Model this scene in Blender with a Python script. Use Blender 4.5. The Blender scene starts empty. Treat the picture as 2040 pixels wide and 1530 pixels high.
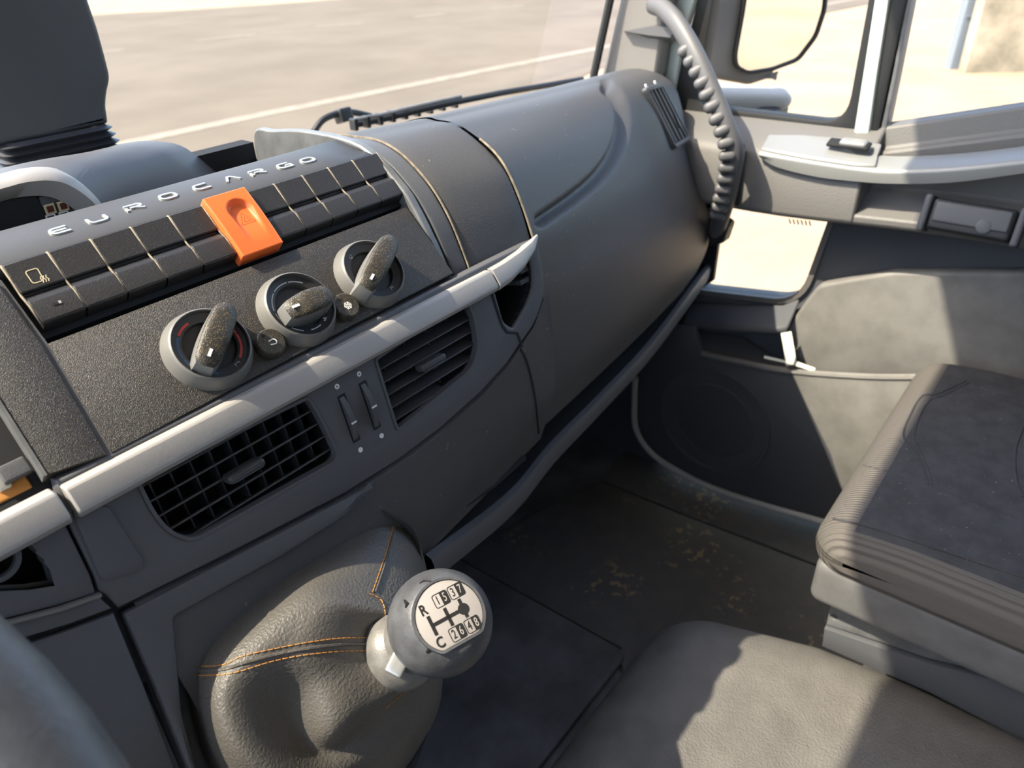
import bpy, bmesh, math, random
import numpy as np
from mathutils import Vector as V, Matrix
random.seed(7)
SC = bpy.context.scene
COL = SC.collection
# ------------------------------------------------------------------ camera, sky, sun, exposure
FPX, CX, CY = 1480.0, 1020.0, 765.0            # focal length in pixels of the 2040x1530 frame
YAW, PITCH, ROLL = (math.radians(a) for a in (50.5, 31.5, -2.2))
CAM = V((0, 0, 1.05))
_F = V((math.sin(YAW)*math.cos(PITCH), math.cos(YAW)*math.cos(PITCH), -math.sin(PITCH)))
_R = V((math.cos(YAW), -math.sin(YAW), 0)); _U = _R.cross(_F)
CR = _R*math.cos(ROLL) + _U*math.sin(ROLL)
CU = -_R*math.sin(ROLL) + _U*math.cos(ROLL)
CF = _F
cd = bpy.data.cameras.new('camera'); cam = bpy.data.objects.new('camera', cd); COL.objects.link(cam)
cd.sensor_fit = 'HORIZONTAL'; cd.sensor_width = 36; cd.lens = FPX/2040*36; cd.clip_start = .01; cd.clip_end = 400
mw = Matrix((CR, CU, -CF)).transposed().to_4x4(); mw.translation = CAM; cam.matrix_world = mw
cd.dof.use_dof = True; cd.dof.focus_distance = .56; cd.dof.aperture_fstop = 9.0
SC.camera = cam
SUN = V((.62, -.43, -1.0)).normalized()         # direction the light travels
w = bpy.data.worlds.new('sky'); SC.world = w; w.use_nodes = True
nt = w.node_tree; nt.nodes.clear()
wo = nt.nodes.new('ShaderNodeOutputWorld'); bg = nt.nodes.new('ShaderNodeBackground'); sk = nt.nodes.new('ShaderNodeTexSky')
sk.sky_type = 'NISHITA'; sk.sun_disc = False; sk.sun_elevation = math.asin(-SUN.z)
sk.sun_rotation = math.atan2(-SUN.x, -SUN.y); sk.dust_density = 2.2
bg.inputs[1].default_value = .6
nt.links.new(sk.outputs[0], bg.inputs[0]); nt.links.new(bg.outputs[0], wo.inputs[0])
sd = bpy.data.lights.new('sun', 'SUN'); so = bpy.data.objects.new('sun', sd); COL.objects.link(so)
sd.energy = 8.3; sd.color = (1, .90, .74); sd.angle = math.radians(.53)
so.rotation_euler = SUN.to_track_quat('-Z', 'Y').to_euler(); so.location = (-4, 6, 9)
vs = SC.view_settings; vs.view_transform = 'Standard'; vs.look = 'None'; vs.gamma = 1; vs.use_curve_mapping = False
vs.exposure = 0.36

# ------------------------------------------------------------------ helpers
def W(x, y, z): return V((x, y, z + 1.05))       # coordinates relative to the camera -> world
def ray(px, py): return CR*((px-CX)/FPX) - CU*((py-CY)/FPX) + CF
def hit(px, py, o, n):
    d = ray(px, py); return CAM + d*((o-CAM).dot(n)/d.dot(n))
def ax(px, py, a, v):
    d = ray(px, py); return CAM + d*((v-CAM[a])/d[a])
def px_x(px, py, x): return ax(px, py, 0, x)
def px_y(px, py, y): return ax(px, py, 1, y)
def px_z(px, py, z): return ax(px, py, 2, z)
def project(p):
    q = p-CAM; d = q.dot(CF); return q.dot(CR)/d*FPX+CX, -q.dot(CU)/d*FPX+CY
class Fr:
    def __init__(s, o, u, n):
        s.o = V(o); s.n = V(n).normalized(); s.u = (V(u)-s.n*V(u).dot(s.n)).normalized(); s.v = s.n.cross(s.u)
    def pt(s, a, b, h=0): return s.o + s.u*a + s.v*b + s.n*h
    def ab(s, px, py, h=0):
        p = hit(px, py, s.o+s.n*h, s.n) - s.o; return (p.dot(s.u), p.dot(s.v))
    def abs(s, pts, h=0): return [s.ab(x, y, h) for x, y in pts]
    def m(s):
        m = Matrix((s.u, s.v, s.n)).transposed().to_4x4(); m.translation = s.o; return m
    def moved(s, a, b, h=0, rot=0):
        c, k = math.cos(rot), math.sin(rot); return Fr(s.pt(a, b, h), s.u*c+s.v*k, s.n)
def cr(pts, n=6, closed=False):                  # Catmull-Rom through points (any dimension)
    P = [np.array(p, float) for p in pts]; out = []; N = len(P)
    rng = range(N if closed else N-1)
    for i in rng:
        p1, p2 = P[i], P[(i+1) % N]
        p0 = P[i-1] if (closed or i > 0) else 2*p1-p2
        p3 = P[(i+2) % N] if (closed or i+2 < N) else 2*p2-p1
        for k in range(n):
            t = k/n
            out.append(.5*((2*p1)+(p2-p0)*t+(2*p0-5*p1+4*p2-p3)*t*t+(-p0+3*p1-3*p2+p3)*t**3))
    if not closed: out.append(P[-1])
    return [tuple(p) for p in out]
def rnd(poly, r, n=5):                           # round the corners of a 2D polygon; r scalar or list
    out = []; N = len(poly)
    for i in range(N):
        p = V(poly[i]).to_2d(); a = V(poly[i-1]).to_2d(); b = V(poly[(i+1) % N]).to_2d()
        rr = r[i] if isinstance(r, (list, tuple)) else r
        da, db = (a-p), (b-p); q = min(rr, da.length*.49, db.length*.49)
        if q < 1e-6: out.append((p.x, p.y)); continue
        A = p+da.normalized()*q; B = p+db.normalized()*q
        for k in range(n+1):
            t = k/n; c = A*(1-t)**2+p*(2*t*(1-t))+B*t*t; out.append((c.x, c.y))
    return out
def lerp(a, b, t): return a+(b-a)*t
def sstep(a, b, x):
    t = min(1, max(0, (x-a)/(b-a))); return t*t*(3-2*t)
class MB:
    def __init__(s): s.v = []; s.f = []; s.mi = []
    def add(s, vs, fs, mi=0):
        k = len(s.v); s.v += [tuple(p) for p in vs]; s.f += [tuple(i+k for i in f) for f in fs]; s.mi += [mi]*len(fs); return s
    def grid(s, rows, closeu=False, closev=False, mi=0, flip=False):
        R, C = len(rows), len(rows[0]); fs = []
        for i in range(R if closev else R-1):
            for j in range(C if closeu else C-1):
                q = (i*C+j, i*C+(j+1) % C, ((i+1) % R)*C+(j+1) % C, ((i+1) % R)*C+j)
                fs.append(q[::-1] if flip else q)
        return s.add([p for r in rows for p in r], fs, mi)
    def box(s, fr, a0, a1, b0, b1, h0, h1):
        P = [fr.pt(a, b, h) for h in (h0, h1) for b in (b0, b1) for a in (a0, a1)]
        return s.add(P, [(0, 2, 3, 1), (4, 5, 7, 6), (0, 1, 5, 4), (2, 6, 7, 3), (0, 4, 6, 2), (1, 3, 7, 5)])
    def rbox(s, fr, half, r, k=4, m=3, fn=None):  # rounded box centred on the frame origin
        H = V(half); r = min(r, *[h*.999 for h in half]); cs = []
        for h in half:
            c = [-h+r*(1-math.cos(math.pi/2*i/k)) for i in range(k)] + [lerp(-h+r, h-r, i/m) for i in range(m+1)] + [h-r*(1-math.cos(math.pi/2*i/k)) for i in range(k-1, -1, -1)]
            cs.append(c)
        def pos(p):
            q = V([max(-(H[i]-r), min(H[i]-r, p[i])) for i in range(3)]); d = V(p)-q
            o = q+d.normalized()*r if d.length > 1e-9 else q
            if fn: o = fn(o)
            return fr.pt(*o)
        for axis in range(3):
            for sg in (-1, 1):
                A, B = [i for i in range(3) if i != axis]
                rows = []
                for a in cs[A]:
                    row = []
                    for b in cs[B]:
                        p = [0, 0, 0]; p[axis] = sg*half[axis]; p[A] = a; p[B] = b; row.append(pos(p))
                    rows.append(row)
                s.grid(rows, flip=((sg > 0) == (axis == 1)))
        return s
    def tube(s, path, r, n=10, closed=False, cap=True, up=None, sx=1.0):
        P = [V(p) for p in path]; N = len(P); rows = []; up = V(up) if up else None
        t0 = (P[1]-P[0]).normalized(); side = (up or V((0, 0, 1))).cross(t0)
        if side.length < .1: side = V((1, 0, 0)).cross(t0)
        side.normalize()
        for i in range(N):
            t = (P[(i+1) % N]-P[i-1]) if (closed or 0 < i < N-1) else (P[1]-P[0] if i == 0 else P[-1]-P[-2])
            t.normalize(); side = (side-t*side.dot(t)).normalized(); o = t.cross(side)
            rr = r[i] if isinstance(r, (list, tuple)) else r
            rows.append([P[i]+(side*math.cos(2*math.pi*k/n)*sx+o*math.sin(2*math.pi*k/n))*rr for k in range(n)])
        s.grid(rows, closeu=True, closev=closed)
        if cap and not closed:
            k = len(s.v); s.f += [tuple(range(k-N*n+n-1, k-N*n-1, -1)), tuple(range(k-n, k))]; s.mi += [0, 0]
        return s
    def lathe(s, fr, prof, n=40, a0=0, a1=2*math.pi):   # prof: (radius, height)
        full = abs(a1-a0-2*math.pi) < 1e-6; M = n if full else n+1
        rows = [[fr.pt(r*math.cos(a0+(a1-a0)*k/n), r*math.sin(a0+(a1-a0)*k/n), h) for k in range(M)] for r, h in prof]
        return s.grid(rows, closeu=full)
    def prism(s, top, d):                         # polygon (3D points) extruded by vector d
        n = len(top); d = V(d); P = [V(p) for p in top]+[V(p)+d for p in top]
        return s.add(P, [tuple(range(n)), tuple(range(2*n-1, n-1, -1))]+[((i+1) % n, i, n+i, n+(i+1) % n) for i in range(n)])
    def ribbon(s, fr, pts, wd, h0, h1, closed=False):
        P = [V(p).to_2d() for p in pts]; N = len(P); L = []; R = []
        for i in range(N):
            a = P[i-1] if (closed or i > 0) else P[i]; b = P[(i+1) % N] if (closed or i < N-1) else P[i]
            d1 = (P[i]-a); d2 = (b-P[i])
            d1 = d1.normalized() if d1.length > 1e-9 else d2.normalized(); d2 = d2.normalized() if d2.length > 1e-9 else d1
            t = (d1+d2); t = t.normalized() if t.length > 1e-6 else d1
            nn = V((-t.y, t.x)); c = max(.45, abs(nn.dot(V((-d1.y, d1.x)))))
            L.append(P[i]+nn*(wd/2/c)); R.append(P[i]-nn*(wd/2/c))
        rows = []
        for i in range(N):
            l, r = L[i], R[i]
            rows.append([fr.pt(l.x, l.y, h0), fr.pt(l.x, l.y, h1), fr.pt(r.x, r.y, h1), fr.pt(r.x, r.y, h0)])
        s.grid(rows, closeu=True, closev=closed)
        if not closed:
            k = len(s.v); s.f += [(k-4*N+3, k-4*N+2, k-4*N+1, k-4*N), (k-4, k-3, k-2, k-1)]; s.mi += [0, 0]
        return s
    def build(s, name, mat, parent=None, smooth=35, bevel=0, seg=2, label=None, weld=True, subd=0):
        me = bpy.data.meshes.new(name); me.from_pydata([tuple(p) for p in s.v], [], s.f)
        mats = mat if isinstance(mat, (list, tuple)) else [mat]
        for m in mats: me.materials.append(m)
        if len(mats) > 1: me.polygons.foreach_set('material_index', s.mi)
        b = bmesh.new(); b.from_mesh(me)
        if weld: bmesh.ops.remove_doubles(b, verts=b.verts, dist=2e-6)
        bmesh.ops.recalc_face_normals(b, faces=b.faces)
        b.to_mesh(me); b.free()
        return finish(me, name, parent, smooth, bevel, seg, label, subd)
def finish(me, name, parent, smooth=35, bevel=0, seg=2, label=None, subd=0):
    if smooth:
        me.polygons.foreach_set('use_smooth', [True]*len(me.polygons))
        me.set_sharp_from_angle(angle=math.radians(smooth))
    ob = bpy.data.objects.new(name, me); COL.objects.link(ob)
    if bevel:
        m = ob.modifiers.new('bevel', 'BEVEL'); m.width = bevel; m.segments = seg; m.limit_method = 'ANGLE'; m.angle_limit = math.radians(40); m.harden_normals = False
    if subd:
        m = ob.modifiers.new('sub', 'SUBSURF'); m.levels = subd; m.render_levels = subd
    if parent: attach(ob, parent)
    if label: ob['label'] = label
    return ob
def attach(ob, parent):
    ob.parent = parent; ob.matrix_parent_inverse = world_of(parent).inverted()
def world_of(o):
    return o.matrix_basis if not o.parent else world_of(o.parent) @ o.matrix_parent_inverse @ o.matrix_basis
def plate(name, fr, outlines, h0, h1, mat, parent=None, bevel=0, label=None, seg=2, smooth=35):
    """flat plate with holes on a frame: the first outline is the border, the rest are holes"""
    c = bpy.data.curves.new(name, 'CURVE'); c.dimensions = '2D'; c.fill_mode = 'BOTH'
    c.extrude = max(1e-5, (h1-h0)/2-bevel); c.bevel_depth = bevel; c.bevel_resolution = seg-1; c.offset = -bevel
    for o in outlines:
        sp = c.splines.new('POLY'); sp.points.add(len(o)-1); sp.use_cyclic_u = True
        for p, q in zip(sp.points, o): p.co = (q[0], q[1], 0, 1)
    ob = bpy.data.objects.new('tmp', c); COL.objects.link(ob)
    dg = bpy.context.evaluated_depsgraph_get(); dg.update()
    me = bpy.data.meshes.new_from_object(ob.evaluated_get(dg)); me.name = name
    bpy.data.objects.remove(ob); bpy.data.curves.remove(c)
    me.transform(fr.m() @ Matrix.Translation((0, 0, (h0+h1)/2)))
    me.materials.clear(); me.materials.append(mat)
    b = bmesh.new(); b.from_mesh(me); bmesh.ops.remove_doubles(b, verts=b.verts, dist=1e-6); bmesh.ops.recalc_face_normals(b, faces=b.faces); b.to_mesh(me); b.free()
    return finish(me, name, parent, smooth, 0, 2, label)
def text(name, fr, s, size, mat, parent, h=.0003, a=0, b=0, rot=0, sx=1.0, bold=0):
    c = bpy.data.curves.new(name, 'FONT'); c.body = s; c.size = size; c.align_x = 'CENTER'; c.align_y = 'CENTER'; c.extrude = h/2; c.offset = bold
    c.resolution_u = 4
    ob = bpy.data.objects.new('tmp', c); COL.objects.link(ob)
    dg = bpy.context.evaluated_depsgraph_get(); dg.update()
    me = bpy.data.meshes.new_from_object(ob.evaluated_get(dg)); me.name = name
    bpy.data.objects.remove(ob); bpy.data.curves.remove(c)
    me.transform(fr.m() @ Matrix.Translation((a, b, h/2)) @ Matrix.Rotation(rot, 4, 'Z') @ Matrix.Diagonal((sx, 1, 1, 1)))
    me.materials.clear(); me.materials.append(mat)
    return finish(me, name, parent, 0)
def thing(name, label, cat, loc, group=None):
    o = bpy.data.objects.new(name, None); COL.objects.link(o); o.location = loc; o.empty_display_size = .05
    o['label'] = label; o['category'] = cat
    if group: o['group'] = group
    return o
def struct(o): o['kind'] = 'structure'; return o
def sempty(name, loc): o = bpy.data.objects.new(name, None); COL.objects.link(o); o.location = loc; o['kind'] = 'structure'; return o
def tag(o, label, cat, group=None):
    o['label'] = label; o['category'] = cat
    if group: o['group'] = group
    return o

# ------------------------------------------------------------------ materials
def mat(name, col, rough=.5, bump=0, scale=400, spec=.5, metal=0, var=0, vscale=20, col2=None, bdist=.001, speck=None, coat=0, detail=2, wave=None):
    m = bpy.data.materials.new(name); m.use_nodes = True; n = m.node_tree.nodes; l = m.node_tree.links
    p = n['Principled BSDF']; p.inputs['Roughness'].default_value = rough; p.inputs['Metallic'].default_value = metal
    p.inputs['Specular IOR Level'].default_value = spec; p.inputs['Base Color'].default_value = (*col, 1)
    p.inputs['Coat Weight'].default_value = coat
    tc = n.new('ShaderNodeTexCoord')
    def noise(sc, det=2, r=.5):
        t = n.new('ShaderNodeTexNoise'); t.inputs['Scale'].default_value = sc; t.inputs['Detail'].default_value = det; t.inputs['Roughness'].default_value = r
        l.new(tc.outputs['Object'], t.inputs['Vector']); return t.outputs['Fac']
    def ramp(fac, a, b, ca, cb):
        r = n.new('ShaderNodeValToRGB'); r.color_ramp.elements[0].position = a; r.color_ramp.elements[1].position = b
        r.color_ramp.elements[0].color = (*ca, 1); r.color_ramp.elements[1].color = (*cb, 1); l.new(fac, r.inputs[0]); return r.outputs[0]
    base = None
    if var or col2:
        c2 = col2 or tuple(min(1, c*(1+var)) for c in col); c1 = col if col2 else tuple(c*(1-var) for c in col)
        base = ramp(noise(vscale, 4, .6), .35, .65, c1, c2)
    if speck:                                    # dust specks: (scale, threshold, colour)
        f = ramp(noise(speck[0], 1 if len(speck) < 4 else 3), speck[1], speck[1]+.04, (0, 0, 0), (1, 1, 1))
        if len(speck) > 3:                       # gathered into patches
            g = ramp(noise(speck[3], 1), .53, .63, (0, 0, 0), (1, 1, 1)); mm = n.new('ShaderNodeMath'); mm.operation = 'MULTIPLY'
            l.new(f, mm.inputs[0]); l.new(g, mm.inputs[1]); f = mm.outputs[0]
        mx = n.new('ShaderNodeMix'); mx.data_type = 'RGBA'
        if base: l.new(base, mx.inputs[6])
        else: mx.inputs[6].default_value = (*col, 1)
        mx.inputs[7].default_value = (*speck[2], 1); l.new(f, mx.inputs[0]); base = mx.outputs[2]
    if base: l.new(base, p.inputs['Base Color'])
    if bump:
        b = n.new('ShaderNodeBump'); b.inputs['Strength'].default_value = bump; b.inputs['Distance'].default_value = bdist
        if wave:                                 # ribbed cloth: (scale, direction)
            t = n.new('ShaderNodeTexWave'); t.bands_direction = wave[1]; t.inputs['Scale'].default_value = wave[0]; t.inputs['Distortion'].default_value = wave[2] if len(wave) > 2 else 0
            l.new(tc.outputs['Object'], t.inputs['Vector']); l.new(t.outputs['Fac'], b.inputs['Height'])
        else: l.new(noise(scale, detail), b.inputs['Height'])
        l.new(b.outputs[0], p.inputs['Normal'])
    return m
def glass(name, tint, gloss=.015):
    m = bpy.data.materials.new(name); m.use_nodes = True; n = m.node_tree.nodes; l = m.node_tree.links; n.clear()
    o = n.new('ShaderNodeOutputMaterial'); t = n.new('ShaderNodeBsdfTransparent'); g = n.new('ShaderNodeBsdfGlossy'); x = n.new('ShaderNodeMixShader')
    lw = n.new('ShaderNodeLayerWeight'); lw.inputs[0].default_value = .12; fr = n.new('ShaderNodeMath'); fr.operation = 'MULTIPLY'; fr.inputs[1].default_value = gloss*2
    l.new(lw.outputs['Facing'], fr.inputs[0])
    t.inputs[0].default_value = (*tint, 1); g.inputs['Roughness'].default_value = .02
    l.new(fr.outputs[0], x.inputs[0]); l.new(t.outputs[0], x.inputs[1]); l.new(g.outputs[0], x.inputs[2]); l.new(x.outputs[0], o.inputs[0])
    return m
M = {}
M['dash'] = mat('grained charcoal plastic', (.080, .083, .090), .5, .35, 900, bdist=.0006)
M['pad'] = mat('soft grained dash skin', (.064, .064, .067), .55, .35, 650, bdist=.0008, speck=(160, .745, (.16, .14, .11)))
M['fascia'] = mat('smooth anthracite plastic', (.090, .092, .100), .5, .15, 1400, bdist=.0004)
M['panel'] = mat('dusty coarse textured black panel', (.030, .027, .025), .42, .8, 1900, bdist=.0008, speck=(1700, .62, (.13, .105, .075)), detail=1)
M['switch'] = mat('black switch plastic', (.020, .019, .019), .42, .5, 1500, bdist=.0005, speck=(900, .70, (.07, .06, .05)))
M['ledge'] = mat('matte dark grey ledge', (.060, .060, .062), .5, .2, 1200, bdist=.0004)
M['dust'] = mat('dusty tan edge', (.24, .20, .145), .8, var=.3, vscale=150)
M['strip'] = mat('pale satin grey plastic', (.36, .345, .33), .45, .3, 1600, bdist=.0004, metal=.15)
M['rim'] = mat('satin grey trim', (.16, .165, .165), .38, .1, 900, metal=.3, var=.15, vscale=60)
M['black'] = mat('black plastic', (.012, .013, .015), .5)
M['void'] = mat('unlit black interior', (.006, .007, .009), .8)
M['slat'] = mat('dark vane plastic', (.055, .055, .058), .42, .1, 800)
M['orange'] = mat('orange hazard plastic', (.82, .155, .035), .38, .1, 900)
M['orange_d'] = mat('orange moulded line', (.55, .085, .02), .5)
M['chrome'] = mat('satin metal lettering', (.62, .63, .60), .28, metal=.75)
M['white'] = mat('white print', (.72, .72, .70), .6)
M['grey_print'] = mat('grey print', (.40, .40, .38), .6)
M['cream'] = mat('cream print', (.62, .52, .33), .6)
M['red'] = mat('red print', (.50, .045, .045), .5)
M['blue'] = mat('blue print', (.025, .085, .22), .5)
M['bezel'] = mat('pale worn knob bezel', (.155, .152, .143), .42, .1, 900, metal=.1)
M['knob'] = mat('dusty knob plastic', (.030, .028, .024), .40, .6, 1300, bdist=.0006, speck=(1300, .60, (.16, .12, .055)))
M['knob_side'] = mat('grey knob side', (.26, .26, .25), .32, metal=.3)
M['leather'] = mat('black leatherette', (.092, .086, .077), .42, .7, 480, bdist=.0013, detail=4)
M['thread'] = mat('orange thread', (.50, .22, .05), .7)
M['rubber'] = mat('grey worn rubber', (.075, .078, .085), .42, .2, 500, var=.25, vscale=60)
M['plate'] = mat('pale grey shift plate', (.34, .315, .30), .45)
M['ink'] = mat('black print', (.012, .012, .012), .5)
M['collar'] = mat('grey collar plastic', (.15, .145, .135), .35, .2, 700, var=.2, vscale=80)
M['vinyl'] = mat('grey grained vinyl', (.135, .128, .118), .55, .9, 420, bdist=.0016, var=.16, vscale=14, detail=3)
M['mat'] = mat('dark rubber floor', (.105, .110, .118), .65, .4, 200, bdist=.001, var=.35, vscale=9)
M['dirt'] = mat('dirty rubber floor', (.092, .093, .095), .65, .5, 120, bdist=.0012, col2=(.115, .110, .102), vscale=26, speck=(75, .58, (.30, .235, .15), 5.5))
M['cloth'] = mat('dark woven seat cloth', (.040, .041, .045), .9, .5, 900, bdist=.001, var=.2, vscale=40, speck=(300, .75, (.2, .2, .2)))
M['ribcloth'] = mat('ribbed seat cloth', (.115, .105, .095), .9, .9, bdist=.0022, wave=(62, 'X', .6))
M['seatpan'] = mat('grey seat pan plastic', (.14, .14, .14), .5, .2, 500, var=.15)
M['steel'] = mat('grey painted steel', (.13, .135, .14), .5, var=.2, vscale=40)
M['door'] = mat('grained grey door plastic', (.13, .126, .12), .55, .5, 420, bdist=.001)
M['doorlow'] = mat('dark lower door plastic', (.075, .079, .088), .6, .3, 500)
M['pocket'] = mat('grey door pocket plastic', (.17, .165, .155), .6, .3, 450, var=.15, vscale=18)
M['arm'] = mat('silver grey armrest', (.25, .255, .25), .38, .1, 700, metal=.2)
M['seal'] = mat('black rubber seal', (.012, .013, .014), .6)
M['edge'] = mat('pale door edge strip', (.42, .42, .40), .6)
M['paint'] = mat('pale green white paint', (.60, .66, .62), .35)
M['pillar'] = mat('warm grey pillar trim', (.17, .16, .15), .6, .2, 600)
M['grip'] = mat('dark grey grip rubber', (.10, .10, .105), .5, .1, 600)
M['tie'] = mat('white nylon', (.75, .76, .66), .4)
M['bluewrap'] = mat('blue plastic', (.02, .07, .30), .4)
M['slab'] = mat('dark slate plastic', (.050, .055, .062), .5, .1, 700)
M['bellow'] = mat('black bellows rubber', (.028, .030, .036), .38)
M['wheel'] = mat('grained steering rim', (.085, .085, .085), .45, .3, 500, var=.15, vscale=50)
M['roof'] = mat('pale grey headliner', (.62, .62, .61), .9)
M['shell'] = mat('grey cab wall trim', (.42, .42, .41), .8)
M['cab'] = mat('white cab paint', (.7, .72, .7), .4)
M['body'] = mat('blue grey cargo body', (.20, .27, .33), .5)
M['mirror'] = mat('mirror glass', (.86, .88, .86), .02, metal=1)
M['asphalt'] = mat('sun bleached asphalt', (.108, .083, .055), .9, .5, 30, bdist=.01, col2=(.136, .107, .074), vscale=.5)
M['sand'] = mat('dry beige ground', (.28, .205, .125), .95, .4, 8, bdist=.03, col2=(.335, .25, .158), vscale=.8)
M['line'] = mat('worn road paint', (.215, .178, .130), .8, var=.15, vscale=6)
M['concrete'] = mat('stained concrete', (.22, .19, .13), .9, .3, 20, bdist=.01, col2=(.46, .39, .28), vscale=1.6)
M['galv'] = mat('blue grey sheet metal', (.20, .235, .27), .5, metal=.2)
M['hedge'] = mat('hedge leaves', (.04, .08, .015), .8, var=.5, vscale=8)
M['wscreen'] = glass('windscreen glass', (.96, .96, .94))
M['sglass'] = glass('side glass', (.97, .97, .96))

# ------------------------------------------------------------------ ground and road outside
GZ = -1.10
X3, Y3, Z3 = V((1, 0, 0)), V((0, 1, 0)), V((0, 0, 1))
FG = Fr((0, 0, GZ), X3, Z3)
struct(plate('ground', FG, [[(-70, -60), (110, -60), (110, 110), (-70, 110)]], -.4, 0, M['sand']))
near = cr([(-60, 4.2), (-20, 5.6), (6, 6.6), (13, 7.6), (22, 7.0), (60, 2.0), (100, -5)], 8)
far = cr([(-60, 36), (-20, 35), (6, 32.5), (14, 29.9), (21, 25.8), (60, 12.0), (100, 2)], 8)
rd = struct(plate('road', FG, [near+far[::-1]], -.3, .012, M['asphalt']))
def ribline(pts, wd, name):
    m = MB(); m.ribbon(FG, pts, wd, .002, .018); return m.build(name, M['line'], rd, 0)
ep = [tuple(px_z(x, y, GZ)[:2]) for x, y in ((240, 290), (700, 195), (1180, 100))]
ribline(cr([(-60, 9.4), (-10, 10.3)]+ep+[(22, 8.0), (60, 3)], 8), .30, 'edge_line')
for a, b in (((390, 82), (510, 70)), ((630, 55), (725, 47)), ((825, 35), (890, 27)), ((980, 18), (1045, 12)), ((160, 112), (245, 100))):
    ribline([tuple(px_z(*q, GZ)[:2]) for q in (a, b)], .16, 'lane_dash')
for k in range(5):
    ribline([(-1.5-k*5.2, 19.9+k*.1), (1.2-k*5.2, 19.8+k*.1)], .16, 'lane_dash')
# concrete wall end with sheet metal post, beyond the passenger side
b0 = px_z(1921, 146, GZ)
FC = Fr(b0, V((.55, -.83, 0)), V((-.83, -.55, 0)))
cw = thing('concrete_wall', 'stained concrete wall end standing on the beige yard', 'wall', b0)
m = MB(); m.box(FC, 0, 7, -.2, 1.28, -.25, 0); m.build('wall_slab', M['concrete'], cw, bevel=.02)
m = MB(); m.box(FC, -.02, 7.05, 1.28, 1.36, -.3, .06); m.build('coping', M['concrete'], cw, bevel=.02)
for k in range(3):
    m = MB(); m.box(FC, 1.2+k*2.2, 1.24+k*2.2, -.2, 1.28, -.01, .015); m.build('joint_strip', M['concrete'], cw)
mp = thing('metal_post', 'blue grey sheet metal post box beside the concrete wall end', 'post', px_z(1904, 140, GZ))
FPst = Fr(px_z(1912, 138, GZ), V((.55, -.83, 0)), V((-.83, -.55, 0)))
m = MB(); m.box(FPst, -.16, .12, -.05, 1.16, -.2, .02); m.build('post_box', M['galv'], mp, bevel=.01)
m = MB(); m.box(FPst, -.19, .15, 1.16, 1.22, -.23, .05); m.build('cap', M['galv'], mp, bevel=.008)
m = MB(); m.box(FPst, -.12, .09, .75, .78, .02, .035); m.build('band', M['galv'], mp)
# hedge behind the wall (leaf tufts, uncountable)
m = MB(); rr = random.Random(3)
for k in range(1800):
    c = FC.pt(rr.uniform(.5, 7), rr.uniform(1.0, 2.1), rr.uniform(-1.6, -.4)); d = V([rr.uniform(-1, 1) for _ in range(3)]).normalized()*.07; e = d.cross(V([rr.uniform(-1, 1) for _ in range(3)])).normalized()*.03
    m.add([c-d, c+e, c+d, c-e], [(0, 1, 2, 3)])
hd = m.build('hedge', M['hedge'], None, 0, weld=False); tag(hd, 'green hedge leaves showing behind the concrete wall', 'hedge'); hd['kind'] = 'stuff'

# ------------------------------------------------------------------ cab shell
XL, XR = -.74, 1.30
FF = Fr(W(0, 0, -1.05), X3, Z3)
struct(plate('floor', FF, [[(XL, -1.0), (1.24, -1.0), (1.24, 1.02), (XL, 1.02)]], -.06, 0, M['mat']))
m = MB(); m.add([W(XL, .98, -1.06), W(XR, .98, -1.06), W(XR, 1.0, -.34), W(XL, 1.0, -.34), W(XL, 1.05, -1.06), W(XR, 1.05, -1.06), W(XR, 1.05, -.34), W(XL, 1.05, -.34)],
    [(0, 1, 2, 3), (4, 5, 6, 7), (0, 1, 5, 4), (2, 3, 7, 6), (0, 3, 7, 4), (1, 2, 6, 5)]); struct(m.build('wall_front', M['doorlow']))
struct(plate('wall_back', Fr(W(0, -1.0, 0), X3, Y3), [[(XL-.02, -1.1), (XR+.02, -1.1), (XR+.02, .8), (XL-.02, .8)]], -.05, 0, M['shell']))
struct(plate('ceiling', Fr(W(0, 0, .70), X3, Z3), [rnd([(XL-.02, -1.04), (XR+.02, -1.04), (XR+.02, .672), (XL-.02, .672)], [.02, .02, .05, .05])], 0, .09, M['roof'], bevel=.015))
FXL = Fr(W(XL, 0, 0), Y3, X3)                   # driver side, u=+Y v=+Z
def yz(fr, pts): return [((W(fr.o.x, y, z)-fr.o).dot(fr.u), (W(fr.o.x, y, z)-fr.o).dot(fr.v)) for y, z in pts]
dl = struct(plate('door_2', FXL, [yz(FXL, [(-1.0, -1.1), (1.0, -1.1), (1.0, -.26), (.72, .72), (-1.0, .72)]),
    rnd(yz(FXL, [(-.45, -.25), (.72, -.25), (.52, .6), (-.45, .6)]), .06)], -.05, 0, M['shell']))
struct(plate('window_5', FXL, [yz(FXL, [(-.46, -.26), (.73, -.26), (.53, .61), (-.46, .61)])], -.028, -.022, M['sglass']))
for nm, x0, x1 in (('wall_right', 1.235, 1.30), ('wall_left', XL-.05, XL)):
    m = MB(); m.box(Fr(W(0, 0, 0), X3, Z3), x0, x1, .60, .985, -1.1, -.33); struct(m.build(nm, M['doorlow']))
# windscreen and its pillars
def wsp(x, t, off=0): return W(x, lerp(.985, .672, t)+off - .10*max(0, abs(x-.28)-.45)**1.5, lerp(-.285, .70, t))
m = MB(); m.grid([[wsp(lerp(-.72, 1.235, i/24), j/10) for i in range(25)] for j in range(11)]); ws = struct(m.build('window_1', M['wscreen']))
so_ = ws.modifiers.new('t', 'SOLIDIFY'); so_.thickness = .005

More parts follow.
